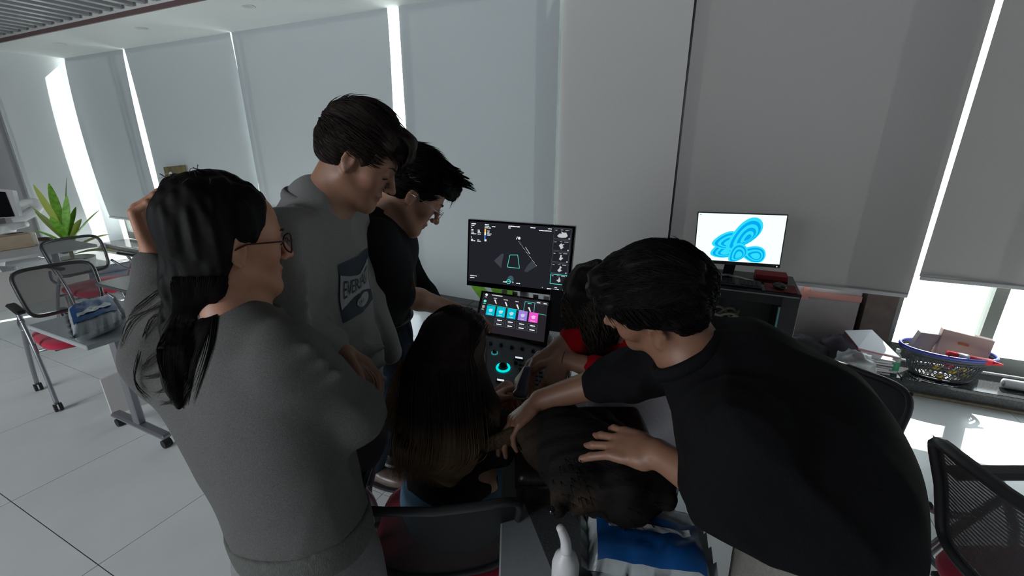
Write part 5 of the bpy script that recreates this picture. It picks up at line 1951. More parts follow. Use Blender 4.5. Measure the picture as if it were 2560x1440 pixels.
# lanyard and badge hang from the neck
lan = MB()
for e in (0, .012):
    lan.tube(bez([D(948 - e * 300, 500, 1.52), D(962 - e * 200, 560, 1.50 + e), D(988, 610, 1.515), D(1010, 652, 1.56), D(1022, 676, 1.58)], 5), .0035, 6, flat=.4)
lan.build('lanyard', mat('lanyard', (.28, .28, .28), .6), m3, True, label='thin grey lanyard around the neck')
MB().slab([D(1010, 665, 1.585), D(1030, 660, 1.585), D(1038, 722, 1.60), D(1018, 727, 1.60)], Vector((0, .004, 0))).build('badge', mat('badge', (.20, .13, .07), .4), m3)

# ------------------------------------------------------------------ person 4: seated woman with long brown hair, back to the camera
F4 = Vector((.45, .80, -.30)).normalized()
side4 = F4.cross(Vector((0, 0, 1))).normalized()
H4 = Head(D(1138, 893, 1.24), F4, scale=1.0)
w4 = person('seated woman with very long brown hair and a black top, seen from behind', Vector((-.18, 1.14, 0)))
nb4 = H4.c + Vector((-.02, -.035, -.150)); HP4 = Vector((-.19, 1.14, .56))
AX4 = (nb4 - HP4).normalized(); L4 = (nb4 - HP4).length
FT4 = Vector((.2, .98, 0)).normalized(); rt4 = Vector((.98, -.2, 0)).normalized()
def at4(z, dx=0.0, dy=0.0): return nb4 + AX4 * z * L4 + rt4 * dx + FT4 * dy
sh4 = at4(-.12, .140); el4 = D(1243, 1130, 1.26); wr4 = D(1222, 1010, 1.44)
shl4 = at4(-.12, -.135); ell4 = at4(-.75, -.13, .14); wrl4 = Vector((-.02, 1.42, .80))
f = SDF()
H4.add(f, (nb4, .048, .052))
f.slabs([(at4(-.08), rt4, .11, .06), (at4(-.4), rt4, .14, .08), (at4(-1), rt4, .15, .09)], .05)
arm(f, sh4, el4, wr4, (.040, .034, .035, .023))
arm(f, shl4, ell4, wrl4, (.040, .034, .034, .023))
hand(f, wr4, D(1262, 972, 1.52) - wr4, (.5, -.1, -.6), .165, (.35, .55, .8, .9), .5, side=-1)
hand(f, wrl4, D(1270, 1015, 1.50) - wrl4, (.3, -.2, -.7), .165, (.35, .45, .5, .6), .4, side=-1)
f.build('body', SK_W, w4, .0038, 2, col=H4.tone)
H4.eyes(w4, (0, 1, -.4), .8)
f = SDF()
f.slabs([(at4(-.03), rt4, .085, .058), (at4(-.12), rt4, .140, .080), (at4(-.32), rt4, .138, .095), (at4(-.70), rt4, .132, .100), (at4(-1.08), rt4, .155, .120)], .05)
f.cone(sh4, sh4 + (el4 - sh4) * .85, .062, .056, .04); f.cone(shl4, shl4 + (ell4 - shl4) * .8, .062, .056, .04)
f.warp(folds(43, AX4, 30, .008, True, 7, 1.5))
f.cut(at4(-1.10) , -AX4)
f.build('top', BLK, w4, .0062, 2)
JEAN = cloth('blue_jeans', (.11, .20, .29), .15, 240, .4)
f = SDF()
f.slabs([(HP4 + Vector((0, -.02, .05)), rt4, .155, .11), (HP4 + Vector((0, 0, -.035)), rt4, .17, .13)], .04)
for sg in (-1, 1):
    hp = HP4 + rt4 * .085 * sg + Vector((0, .02, -.01))
    kn = D(1282, 1112, 1.74) if sg > 0 else Vector((-.25, 1.55, .52))
    an = Vector((kn.x + (.0 if sg > 0 else -.02), kn.y + .03, .09))
    f.cone(hp, kn, .090, .064, .04); f.cone(kn, an, .064, .046, .03)
f.warp(folds(47, (.4, 1, 0), 28, .006, True, 6, 1.5))
f.build('jeans', JEAN, w4, .0075, 2)
for sg in (-1, 1):
    kx = D(1282, 1112, 1.74) if sg > 0 else Vector((-.25, 1.55, .52))
    f = SDF(); f.ell((kx.x, kx.y + .08, .045), (.045, .125, .045)); f.cut((0, 0, .003), (0, 0, -1)); f.build('shoe', M['paper'], w4, .009, 1)
# long hair down the back, spreading
f = SDF()
P_ = H4.p
f.ell(P_(0, -.020, .052), (.088, .100, .092), H4.X(), .02)
f.ell(P_(0, -.045, .0), (.090, .078, .09), H4.X(), .03)
bk = -FT4
q0 = P_(0, -.055, -.03)
secs = [(q0, .092, .065), (at4(.06, .005, -.06), .100, .062), (at4(-.06, .004, -.085), .112, .055), (at4(-.16, .0, -.10), .108, .045), (at4(-.24, -.018, -.11), .088, .034), (at4(-.31, -.04, -.115), .055, .016)]
f.slabs([(c, rt4, w_, d_) for c, w_, d_ in secs], .04)
f.cone(P_(.07, .02, -.02), D(1235, 1010, 1.20), .022, .012, .03)
f.cone(D(1235, 1010, 1.20), D(1245, 1075, 1.2), .012, .004, .03)
f.cone(P_(-.07, .0, -.02), at4(-.3, -.13, -.03), .03, .03, .03)
f.ell(P_(0, .10, -.03), (.070, .070, .095), H4.X(), .012, 's')
f.warp(hairwarp(53, .0035, (0.1, 0, 1), 130))
hb4 = f.build('hair', HAIRB, w4, .0048, 1)
# strand layer with lighter ends
def ombre(name, base, tip, zt, zb):
    m = bpy.data.materials.new(name); m.use_nodes = True
    nt = m.node_tree; b = nt.nodes['Principled BSDF']
    b.inputs['Roughness'].default_value = .58; b.inputs['Specular IOR Level'].default_value = .25
    tc = nt.nodes.new('ShaderNodeTexCoord'); sp_ = nt.nodes.new('ShaderNodeSeparateXYZ')
    mr = nt.nodes.new('ShaderNodeMapRange'); mr.inputs[1].default_value = zt; mr.inputs[2].default_value = zb
    mx = nt.nodes.new('ShaderNodeMixRGB'); mx.inputs[1].default_value = tuple(base) + (1,); mx.inputs[2].default_value = tuple(tip) + (1,)
    nt.links.new(tc.outputs['Object'], sp_.inputs[0]); nt.links.new(sp_.outputs['Z'], mr.inputs[0])
    nt.links.new(mr.outputs[0], mx.inputs[0]); nt.links.new(mx.outputs[0], b.inputs['Base Color'])
    return m
OMB = ombre('hair_ombre', (.018, .010, .008), (.36, .23, .12), .98, .80)
hb4.data.materials[0] = OMB
cs = []
rr = random.Random(9)
for i in range(1500):
    u_ = rr.uniform(-1, 1)
    s0_ = P_(.08 * u_, .04 - .10 * rr.random(), .142 - .05 * u_ * u_)
    e = Vector((rr.gauss(0, .008), rr.gauss(0, .008), 0))
    pts = [s0_, P_(.094 * u_, -.07 * (1 - .5 * abs(u_)) - .03, .04)]
    for (c, w_, d_) in secs[:5]:
        pts.append(c + rt4 * w_ * 1.06 * u_ + bk * (d_ * 1.05 * math.sqrt(max(0, 1 - u_ * u_)) + .002) + e)
    L_ = rr.random()
    c, w_, d_ = secs[5]
    pts.append(c + rt4 * (w_ * 1.5 * u_ + rr.gauss(0, .012)) + bk * (d_ + .008) + Vector((0, 0, -.05 + .09 * L_)))
    cs.append(bez(pts, 3))
cs = push_out(cs, bvh_of(hb4), .0015)
strand_obj('hair_strands', cs, .0013, OMB, w4)
cs = []
for i in range(60):
    x0 = 985 + rr.gauss(0, 8)
    cs.append(bez([D(1010 + rr.gauss(0, 8), 900, 1.22), D(x0 - 5, 980, 1.18), D(x0 - 12 + rr.gauss(0, 8), 1050 + 60 * rr.random(), 1.16)], 5))
for i in range(50):
    cs.append(bez([P_(.078, .03, .06), P_(.086, .035, -.03), D(1213 + rr.gauss(0, 5), 960, 1.2), D(1232 + rr.gauss(0, 8), 1030, 1.19), D(1225 + rr.gauss(0, 14), 1085, 1.19)], 4))
strand_obj('hair_wisps', cs, .0008, mat('hair_light_brown', (.14, .075, .03), .4), w4, label='loose light brown strands', kind='stuff')
# ------------------------------------------------------------------ examination table, pad and dog
xt = thing('exam_table', 'light grey table holding the dog, blue wipes pack and white bottle', 'table', (.21, .95, 0))
MB().box(-.03, .44, .50, 1.30, .69, .715, .004).build('tabletop', M['table_grey'], xt)
MB().box(-.028, .438, .502, 1.298, .665, .69).build('edge_band', mat('table_edge', (.50, .52, .53), .4), xt)
for yy in (.70, 1.20):
    MB().box(.18, .24, yy - .02, yy + .02, .09, .69, .005).build('leg', M['grey_metal'], xt)
    MB().box(.0, .42, yy - .028, yy + .028, .062, .092, .01).build('foot', M['grey_metal'], xt)
    for xx in (.03, .39):
        cc = MB().cyl((xx, yy, .044), (xx, yy, .066), .007, 8).build('caster', M['dark_plastic'], xt)
        MB().cyl((xx - .02, yy, .025), (xx + .02, yy, .025), .025, 16).build('wheel', M['rubber'], cc)
mtp = MB().slab([Zp(1302, 1238, .716), Zp(1388, 1450, .716), Vector((.43, .60, .716)), Vector((.43, 1.2, .716)), Vector((.05, 1.2, .716))][::-1], Vector((0, 0, .004))).build('grey_mat', cloth('grey_mat', (.085, .09, .095), .1, 120))
tag(mtp, 'dark grey mat spread on the light table under the dog cushion', 'mat')
# padded black leather cushion
LEA = mat('black_leather', (.014, .013, .016), .35, var=.3, vscale=40, bump=.4, bscale=90)
cu = thing('leather_cushion', 'black padded leather cushion on the table, the dog lies on it', 'cushion', (.22, 1.08, .721))
X_ = ((1, 0, 0), (0, 1, 0), (0, 0, 1))
f = SDF(); f.box((.215, 1.10, .775), (.205, .17, .053), X_, .022, .01)
f.warp(folds(61, (1, .2, 0), 18, .004, False))
f.build('pad', LEA, cu, .006, 2)
MB().tube([(.215 + .205 * sx_, 1.10 + .17 * sy_, .795) for sx_, sy_ in ((-1, -1), (1, -1), (1, 1), (-1, 1))], .004, 6, closed=True).build('piping', LEA, cu, True)

def fur_mat(name, tan):
    m = bpy.data.materials.new(name); m.use_nodes = True
    nt = m.node_tree; b = nt.nodes['Principled BSDF']
    at = nt.nodes.new('ShaderNodeAttribute'); at.attribute_name = 'tone'
    mx = nt.nodes.new('ShaderNodeMixRGB'); mx.inputs[1].default_value = (.010, .009, .009, 1); mx.inputs[2].default_value = tuple(tan) + (1,)
    nt.links.new(at.outputs['Fac'], mx.inputs[0]); nt.links.new(mx.outputs[0], b.inputs['Base Color'])
    b.inputs['Roughness'].default_value = .8; b.inputs['Specular IOR Level'].default_value = .15
    tc = nt.nodes.new('ShaderNodeTexCoord'); nz = nt.nodes.new('ShaderNodeTexNoise'); nz.inputs['Scale'].default_value = 130; nz.inputs['Detail'].default_value = 4
    mp = nt.nodes.new('ShaderNodeMapping'); mp.inputs['Scale'].default_value = (.35, 1.3, 1.3)
    nt.links.new(tc.outputs['Object'], mp.inputs[0]); nt.links.new(mp.outputs[0], nz.inputs['Vector'])
    bp = nt.nodes.new('ShaderNodeBump'); bp.inputs['Strength'].default_value = .6; bp.inputs['Distance'].default_value = .004
    nt.links.new(nz.outputs[0], bp.inputs['Height']); nt.links.new(bp.outputs[0], b.inputs['Normal'])
    return m
FUR = fur_mat('dog_fur', (.11, .07, .038))
dg = thing('dog', 'black dog with tan legs lying on the black cushion, held by three people', 'dog', (.2, 1.0, .72))
chest = D(1400, 1105, 1.16); belly = D(1470, 1155, 1.10); rump = D(1560, 1215, 1.05)
headc = D(1440, 1196, 1.03); nose = D(1393, 1262, .975)
f = SDF()
f.slabs([(D(1360, 1100, 1.18), (0, .4, 1), .062, .060), (chest, (0, .4, 1), .090, .085), (belly, (0, .4, 1), .088, .080), (rump, (0, .4, 1), .086, .078), (D(1620, 1215, 1.04), (0, .4, 1), .05, .05)], .05)
f.cone(chest + Vector((.02, -.03, 0)), headc, .068, .055, .05)
f.ell(headc, (.055, .052, .050), None, .03)
f.cone(headc + (nose - headc) * .3, nose, .036, .019, .03)
f.cone(headc + (nose - headc) * .35 + Vector((0, -.01, -.012)), nose + Vector((0, .004, -.012)), .024, .013, .01)
# stop between forehead and muzzle, cheeks, ears
for sg in (-1, 1):
    e0 = headc + Vector((.035 * 1, -.02 * sg, .022 + .014 * sg))
    f.slabs([(e0, (0, 1, .3), .024, .010), (e0 + Vector((.028, -.022 * sg, -.022)), (0, 1, .3), .026, .009), (e0 + Vector((.036, -.034 * sg, -.052)), (0, 1, .3), .012, .006)], .01)
    f.ball(headc + (nose - headc) * .42 + Vector((.0, -.022 * sg, .018)), .009, .008)
def dleg(pts, rs):
    f.chain(pts, rs, .018)
    p, q = Vector(pts[-2]), Vector(pts[-1])
    d = (q - p).normalized(); s_ = d.cross(Vector((0, 0, 1))).normalized()
    for t_ in (-1.5, -.5, .5, 1.5):
        a = q + s_ * .0085 * t_
        f.cone(a, a + d * .022 - Vector((0, 0, .004)), .0085, .0075, .004)
paw1, paw2 = D(1215, 1110, 1.17), D(1262, 1062, 1.25)
dleg([D(1380, 1085, 1.17), D(1335, 1098, 1.15), D(1290, 1085, 1.17), paw1], [.045, .030, .022, .019])
dleg([D(1385, 1060, 1.24), D(1340, 1055, 1.24), D(1295, 1060, 1.25), paw2], [.040, .028, .020, .017])
dleg([rump + Vector((.0, -.03, -.02)), D(1560, 1215, .99), D(1500, 1235, .99), D(1455, 1252, .985)], [.060, .038, .024, .021])
dleg([rump + Vector((.0, .03, .0)), D(1545, 1100, 1.17), D(1510, 1050, 1.2), D(1480, 1050, 1.2)], [.056, .036, .022, .018])
f.chain([D(1630, 1220, 1.04), D(1668, 1240, 1.01), D(1670, 1262, 1.0)], [.026, .022, .014], .02)
f.warp(hairwarp(71, .0045, (1, 0, .1), 140))
legs = [(A3(paw1), .13), (A3(paw2), .11)]
hc, ns = A3(headc), A3(nose)
def dtone(P):
    v = np.zeros(len(P))
    for c, r_ in legs:
        v = np.maximum(v, np.clip(1.3 - np.linalg.norm(P - c, axis=1) / r_, 0, 1))
    mz = hc + (ns - hc) * .6
    v = np.maximum(v, (.35) * np.exp(-((P - (mz + np.array([-.015, -.01, 0]))) ** 2).sum(1) / .0006))
    v = np.maximum(v, .7 * np.exp(-((P - A3(D(1457, 1255, .98))) ** 2).sum(1) / .0008))
    v = v * (0.75 + .25 * np.sin(P[:, 0] * 400 + 3 * np.sin(P[:, 2] * 300)))
    return np.repeat(v[:, None], 3, 1)
f.build('body', FUR, dg, .0045, 1, col=dtone)
nz_ = MB().ball(nose + (nose - headc).normalized() * .017, .0115, 12, 8, (1, .9, .8)).build('nose', M['black_gloss'], dg, True)
for sg in (-1, 1):
    MB().ball(headc + (nose - headc) * .42 + Vector((-.004, -.026 * sg, .020)), .007, 10, 7).build('eye', EYEB, dg, True)
# loose fur on the silhouette
cs = []
rr = random.Random(17)
for (a, b, r_) in ((D(1360, 1100, 1.18), chest, .07), (chest, belly, .092), (belly, rump, .084), (chest, headc, .06)):
    for i in range(420):
        t_ = rr.random(); c = a + (b - a) * t_
        d = Vector((rr.gauss(0, .4), rr.gauss(0, 1), rr.gauss(0, 1))).normalized()
        p = c + d * r_
        q = p + d * .010 + (b - a).normalized() * .022 + Vector((0, 0, -.006))
        cs.append([p - d * .006, p + d * .006 + (b - a).normalized() * .008, q, q + (b - a).normalized() * .012])
strand_obj('fur', cs, .0011, HAIR, dg, kind='stuff')

# wipes pack and bottle at the bottom edge
_c = Zp(1600, 1362, .722)
wipes_pack('large blue and white wipes pack at the bottom edge in front of the dog', Vector((.302, .775, .722)), Vector((.125, -.022, 0)), Vector((.012, .085, 0)), .105, lb0=-.95, lb1=.25, fb0=-.22, fb1=-.02)
tis = thing('film_wrapper', 'crumpled clear wrapper standing open behind the big blue pack', 'wrapper', (.30, .90, .722))
f = SDF()
f.box((.285, .885, .77), (.105, .022, .045), X_, .015, .01)
f.warp(folds(77, (.2, 0, 1), 60, .016, True, 14, 1.8))
f.build('film', mat('clear_film', (.50, .54, .56), .15, alpha=.75, bump=.5, bscale=40), tis, .005, 1)
MB().box(.20, .38, .868, .880, .74, .80, .002).build('blue_insert', M['blue_pack'], tis)
bt_ = Vector((.113, .70, .722))
bo = thing('squeeze_bottle', 'white squeeze bottle with a long nozzle at the bottom edge', 'bottle', bt_)
MB().lathe(bt_, [(.026, 0), (.029, .006), (.029, .085), (.024, .105), (.012, .118), (.0105, .125)], 22).build('bottle', M['white_plastic'], bo, True)
MB().tube(bez([bt_ + Vector((0, 0, .12)), bt_ + Vector((-.002, 0, .145)), bt_ + Vector((-.010, 0, .172)), bt_ + Vector((-.016, 0, .185))], 4), [.0125 - .0004 * i for i in range(13)], 14).build('nozzle', M['white_plastic'], bo, True)

# ------------------------------------------------------------------ person 5: curly haired woman in red behind the dog
F5 = Vector((-.45, -.45, -.70)).normalized()
H5 = Head(D(1487, 752, 1.50), F5, scale=1.0)
w5 = person('woman with curly dark hair and red shirt behind the dog, holding the probe', Vector((.36, 1.60, 0)))
nb5 = D(1550, 850, 1.52); HP5 = Vector((.50, 1.45, .56))
AX5 = (nb5 - HP5).normalized(); L5 = (nb5 - HP5).length
rt5 = Vector((-.80, .45, 0)).normalized(); FT5 = Vector((-.45, -.80, 0)).normalized()
def at5(z, dx=0.0, dy=0.0): return nb5 + AX5 * z * L5 + rt5 * dx + FT5 * dy
sh5 = at5(-.1, .16); el5 = D(1440, 850, 1.44); wr5 = D(1332, 915, 1.43)
shl5 = at5(-.1, -.14, .05); ell5 = D(1540, 940, 1.33); wrl5 = D(1405, 895, 1.40)
f = SDF()
H5.add(f, (nb5, .048, .052))
f.slabs([(at5(-.08), rt5, .11, .06), (at5(-.4), rt5, .13, .08), (at5(-1), rt5, .14, .09)], .05)
arm(f, sh5, el5, wr5, (.042, .036, .036, .024))
arm(f, shl5, ell5, wrl5, (.042, .036, .037, .024))
hand(f, wr5, D(1300, 955, 1.44) - wr5, (.5, .0, -.6), .175, (.45, .6, .7, .8), .3, side=1)
hand(f, wrl5, D(1385, 950, 1.38) - wrl5, (-.3, .2, -.5), .170, (.5, .6, .7, .8), .4, side=-1)
f.build('body', SK_P, w5, .0038, 2, col=H5.tone)
REDC = cloth('red_shirt_fabric', (.50, .005, .014), .1, 240, .3)
f = SDF()
f.cone(sh5, el5, .062, .052, .04); f.cone(el5, el5 + (wr5 - el5) * .3, .050, .044, .02)
f.cone(shl5, ell5, .064, .052, .04); f.cone(ell5, ell5 + (wrl5 - ell5) * .38, .052, .043, .03)
f.slabs([(at5(-.03), rt5, .085, .06), (at5(-.14), rt5, .16, .085), (at5(-.36), rt5, .175, .10)], .05)
f.warp(folds(83, (1, .3, -.6), 40, .008, True, 9, 1.5))
f.cut(el5 + (wr5 - el5) * .22, wr5 - el5)
f.build('shirt', REDC, w5, .0052, 2)
LIL = cloth('pale_lilac_apron', (.78, .75, .82), .06, 120, .2)
f = SDF()
f.slabs([(at5(-.36), rt5, .178, .105), (at5(-.65), rt5, .175, .125), (at5(-1.0), rt5, .185, .150)], .04)
f.cone(HP5, Vector((.30, 1.36, .60)), .11, .085, .05); f.cone(HP5, Vector((.58, 1.30, .58)), .11, .09, .05)
f.warp(folds(87, (1, -.4, .1), 20, .012, True, 6, 1.6))
f.build('apron', LIL, w5, .0062, 2)
f = SDF()
for sg in (-1, 1):
    hp = HP5 + rt5 * .09 * sg; kn = hp + FT5 * .36 + Vector((0, 0, -.06)) + rt5 * .04 * sg
    if sg > 0: kn = Vector((.05, 1.52, .50))
    else: kn = Vector((.62, 1.45, .48)) 
    f.cone(hp, kn, .09, .065, .04); f.cone(kn, Vector((kn.x, kn.y, .09)), .063, .045, .03)
f.build('trousers', cloth('dark_trousers', (.03, .03, .035), .1), w5, .009, 2)
# stool under her
st_ = thing('stool', 'round black stool under the woman in red', 'stool', (HP5.x, HP5.y, 0))
MB().lathe((HP5.x, HP5.y, .40), [(.15, 0), (.175, .01), (.175, .05), (.16, .06)], 26).build('seat', M['black_plastic'], st_, True)
MB().cyl((HP5.x, HP5.y, .06), (HP5.x, HP5.y, .40), .025, 14).build('post', M['chrome'], st_, True)
for k in range(5):
    a = 2 * PI * k / 5
    e = Vector((HP5.x + .22 * math.cos(a), HP5.y + .22 * math.sin(a), .05))
    MB().tube([(HP5.x, HP5.y, .085), tuple(e)], .016, 8).build('spoke', M['black_plastic'], st_, True)
    MB().cyl(e + Vector((-.012, 0, -.025)), e + Vector((.012, 0, -.025)), .025, 14).build('wheel', M['rubber'], st_)
# curly hair
f = SDF(); P_ = H5.p
f.ell(P_(0, -.02, .05), (.090, .100, .092), H5.X(), .02)
f.chain([D(1478, 740, 1.46), D(1470, 830, 1.44), D(1495, 905, 1.46)], [.070, .050, .022], .03)
f.chain([D(1450, 740, 1.42), D(1452, 800, 1.40)], [.030, .012], .03)
f.chain([D(1530, 760, 1.50), D(1530, 850, 1.50)], [.055, .035], .03)
f.warp(lambda P, o: .006 * sines(91, 90, 6)(P))
f.build('hair', HAIRC, w5, .0055, 1)
cs = []
rr = random.Random(23)
for i in range(700):
    u_ = rr.uniform(-1, 1)
    p0 = D(1490 + 62 * u_, 655 + 40 * abs(u_) + 20 * rr.random(), 1.41 + .08 * abs(u_))
    p3 = D(1480 + 55 * u_, 800 + 120 * rr.random() * (1 - .5 * abs(u_)), 1.385 + .05 * abs(u_))
    ph = rr.uniform(0, 6.28); amp = rr.uniform(.004, .011)
    pts = []
    for j in range(15):
        t_ = j / 14
        b = p0.lerp(p3, t_)
        bul = math.sin(PI * t_) * .03
        pts.append(b + Vector((u_ * bul + amp * math.cos(ph + t_ * 22), -bul + amp * math.sin(ph + t_ * 22), amp * .5 * math.sin(ph + t_ * 17))))
    cs.append(pts)
strand_obj('curls', cs, .0017, CURL, w5)
br = MB().tube([wrl5 + (wrl5 - ell5).normalized() * -.01 + (Vector((0, 0, 1)).cross((wrl5 - ell5).normalized()).normalized() * math.cos(a) * .027 + Vector((0, 0, 1)) * math.sin(a) * .027) for a in [2 * PI * i / 20 for i in range(20)]], .0012, 5, closed=True).build('bracelet', M['dark_plastic'], w5, True)
# the probe in her hand, lying against the dog's leg
pr0, pr1 = D(1318, 925, 1.36), D(1300, 985, 1.34)
pr = thing('ultrasound_probe', 'dark blue grey ultrasound probe held in the hand above the dog', 'probe', pr1)
f = SDF(); f.cone(pr0, pr0 + (pr1 - pr0) * .6, .014, .017, .01); f.ell(pr1, (.024, .017, .014), None, .02)
f.build('handle', mat('probe_grey', (.10, .10, .15), .35), pr, .004, 1)
MB().ball(pr1 + (pr1 - pr0).normalized() * .008, .014, 12, 8, (1.4, 1, .6)).build('lens', M['grey_plastic'], pr, True)
MB().tube(bez([pr0, D(1345, 880, 1.48), D(1370, 900, 1.52), D(1362, 960, 1.5), D(1375, 1000, 1.55), D(1420, 880, 1.8)], 6), .004, 6).build('cord', M['white_plastic'], pr, True)

# ------------------------------------------------------------------ person 6: man in black stooping from the right
RTv = Vector((1, 0, 0))
Y6 = Vector((-.80, .40, -.30)).normalized()
X6 = Vector((.30, .75, .50)); X6 = (X6 - Y6 * X6.dot(Y6)).normalized()
Z6 = X6.cross(Y6)
H6 = Head(D(1640, 765, .95), Y6, up=Z6, scale=1.06)
m6 = person('man in a black sweater stooping over the dog from the right', Vector((.55, .66, 0)))
side6 = (RTv * .50 + UPV * .72 + FWD * .48).normalized()
N6 = D(1742, 925, .94)
sec6 = [(D(1752, 925, .93), .085, .070), (D(1850, 955, .92), .150, .095), (D(1925, 1050, .87), .190, .115), (D(1990, 1150, .84), .200, .130), (D(2045, 1245, .84), .190, .138), (D(2080, 1340, .86), .190, .138)]
shr6 = D(1770, 880, 1.02); elr6 = D(1580, 935, 1.10); wrr6 = D(1352, 1000, 1.19)
shl6 = D(1850, 1080, .76); ell6 = D(1830, 1250, .80); wrl6 = D(1645, 1135, .92)
f = SDF()
H6.add(f, (N6, .062, .066))
f.slabs([(c, side6, w_ * .75, d_ * .7) for c, w_, d_ in sec6[:5]], .05)
arm(f, shr6, elr6, wrr6, (.046, .040, .042, .028))
arm(f, shl6, ell6, wrl6, (.046, .040, .042, .029))
hand(f, wrr6, D(1292, 1050, 1.18) - wrr6, (-.1, -.25, -1), .19, (.22, .28, .34, .42), .5, side=-1, tdir=(.25, -.4, -.8))
hand(f, wrl6, D(1560, 1112, .97) - wrl6, (-.35, .55, -.55), .20, (.16, .20, .26, .34), .9, side=1, spread=.20, tdir=(wrl6 - ell6).normalized() * .9 + Vector((0, 0, -.4)))
f.build('body', SK_A, m6, .0036, 2, col=H6.tone)
H6.eyes(m6, (0, 1, -.4), .8)
BLK6 = cloth('black_sweater', (.006, .006, .007), .25, 260, .3)
f = SDF()
f.slabs([(c, side6, w_, d_) for c, w_, d_ in sec6], .06)
f.cone(shr6, elr6, .080, .068, .05); f.cone(elr6, elr6 + (wrr6 - elr6) * .34, .066, .052, .03)
f.cone(shl6, ell6, .082, .074, .05); f.cone(ell6, ell6 + (wrl6 - ell6) * .34, .070, .052, .03)
f.cone(D(1830, 1240, .94), D(1735, 1275, .97), .08, .065, .05)
f.cut(D(2060, 1362, .86), (UPV * -1 + Vector((-.25, 0, 0))))
f.warp(folds(97, (.5, -.3, -.5), 26, .010, True, 6, 1.5))
f.warp(folds(99, (.8, .2, -.3), 40, .008, True, 8, 1.5, region=rough_fold(elr6, .16)))
f.build('sweater', BLK6, m6, .0056, 3)
cN = D(1735, 905, .93)
axn = (H6.c - N6).normalized()
nx_, ny_, nz2 = frame_from(axn)
MB().tube([N6 + axn * .035 + nx_ * math.cos(a) * .078 + ny_ * math.sin(a) * .074 for a in [2 * PI * i / 36 for i in range(36)]], .012, 8, closed=True, flat=1.3).build('collar', BLK6, m6, True)
BEI = cloth('beige_trousers_fabric', (.21, .20, .18), .12, 200, .3)
hp6 = D(2060, 1420, .88)
f = SDF()
f.slabs([(D(2050, 1320, .87), side6, .165, .118), (hp6, (.6, .6, .3), .165, .135), (hp6 + Vector((-.03, 0, -.10)), (.5, .8, 0), .17, .13)], .05)
for hh, kn, an in ((hp6 + Vector((-.08, -.06, -.06)), Vector((.52, .50, .50)), Vector((.54, .50, .09))), (hp6 + Vector((0, .10, -.06)), Vector((.58, .72, .50)), Vector((.64, .74, .09)))):
    f.cone(hh, kn, .105, .078, .05); f.cone(kn, an, .075, .06, .03)
f.warp(folds(101, (.2, .2, 1), 22, .010, True, 5, 1.5))
f.build('trousers', BEI, m6, .008, 2)
for an in (Vector((.54, .50, 0)), Vector((.64, .74, 0))):
    f = SDF(); f.ell((an.x - .06, an.y + .04, .045), (.135, .05, .045), (Vector((-.85, .5, 0)).normalized(), Vector((.5, .85, 0)).normalized(), (0, 0, 1))); f.cut((0, 0, .002), (0, 0, -1)); f.build('shoe', M['paper'], m6, .009, 1)
short_hair(H6, m6, HAIR, 103, vox=.0040, top=.022, side_=.014, comb=lambda p: (.4, 1, -.3) if p.z > .09 else (.0, -.5, -.8), length=lambda p: .055 if p.z > .085 else .014, count=3000, earr=.046, spikes=.12, rad=.0013, nape=-.055, mask=lambda p: p.z > (-.03 if p.y < -.045 else .045) and not (p.y > .055 and p.z < .07))
# ------------------------------------------------------------------ ultrasound cart
CASE = mat('scanner_white', (.62, .63, .64), .35)
CDK = mat('scanner_dark', (.030, .034, .042), .4)
CGY = mat('console_grey', (.17, .185, .21), .45)
cartb = Vector((.03, 2.02, 0))
ca = thing('ultrasound_cart', 'ultrasound cart with a large dark monitor, touch panel and lit control console', 'scanner', cartb)
mA, mB, mC, mD = quadfit([(1172, 549), (1437, 567), (1420, 742), (1168, 712)], 2.13)
print('mon', [(round((p - CAMV).dot(FWD), 2)) for p in (mA, mB, mC, mD)])
mon = shell('monitor', mA, mB, mC, mD, .028, M['black_gloss'], ca, .003)
SM = Screen(mA, mB, mC, mD, mon, .0007)
e_bg = emis('screen_dark', (.016, .016, .022), 1)
e_tx = emis('screen_text', (.80, .90, .95), 1.3)
e_dim = emis('screen_dim', (.12, .14, .17), 1)
e_teal = emis('screen_teal', (.12, .95, .80), 1)
e_wh = emis('screen_white_marks', (.8, .85, .88), 1)
e_gry = emis('screen_echo', (.55, .55, .57), 1)
SM.poly('screen', [(.012, .022), (.985, .022), (.985, .93), (.012, .93)], e_bg, 1)
rnd = random.Random(2)
mb = MB()
for (x, y, w, h) in ((.03, .045, .045, .018), (.03, .072, .03, .014), (.03, .10, .008, .02), (.03, .135, .022, .013), (.03, .155, .02, .013), (.03, .175, .026, .013), (.03, .195, .05, .013),
                     (.095, .135, .02, .013), (.095, .155, .022, .013), (.095, .175, .032, .013), (.095, .195, .034, .013), (.03, .245, .008, .018), (.03, .28, .02, .013), (.03, .30, .042, .013), (.095, .28, .018, .013), (.095, .30, .034, .013),
                     (.165, .045, .04, .015), (.165, .07, .045, .013), (.235, .07, .035, .015), (.165, .095, .06, .012), (.19, .14, .025, .012), (.19, .16, .022, .012), (.19, .18, .045, .012), (.19, .20, .035, .012),
                     (.395, .045, .11, .018), (.395, .072, .024, .013), (.605, .045, .045, .015), (.765, .045, .035, .014), (.685, .075, .115, .016),
                     (.03, .835, .07, .014), (.03, .865, .045, .016), (.37, .875, .04, .018), (.50, .875, .04, .018), (.80, .935 - .03, .11, .016), (.87, .878, .022, .014)):
    SM.fuzz(mb, x, y, w, h, rnd, 2)
mb.build('text_marks', e_tx, mon, kind='stuff')
mb = MB()
SM.rect(mb, .163, .115, .178, .165, 2); mb.build('colour_scale', emis('scale_warm', (1.0, .55, .12), 1), mon)
mb = MB(); SM.rect(mb, .163, .165, .178, .21, 2); mb.build('colour_scale', emis('scale_cream', (1.0, .9, .6), 1), mon)
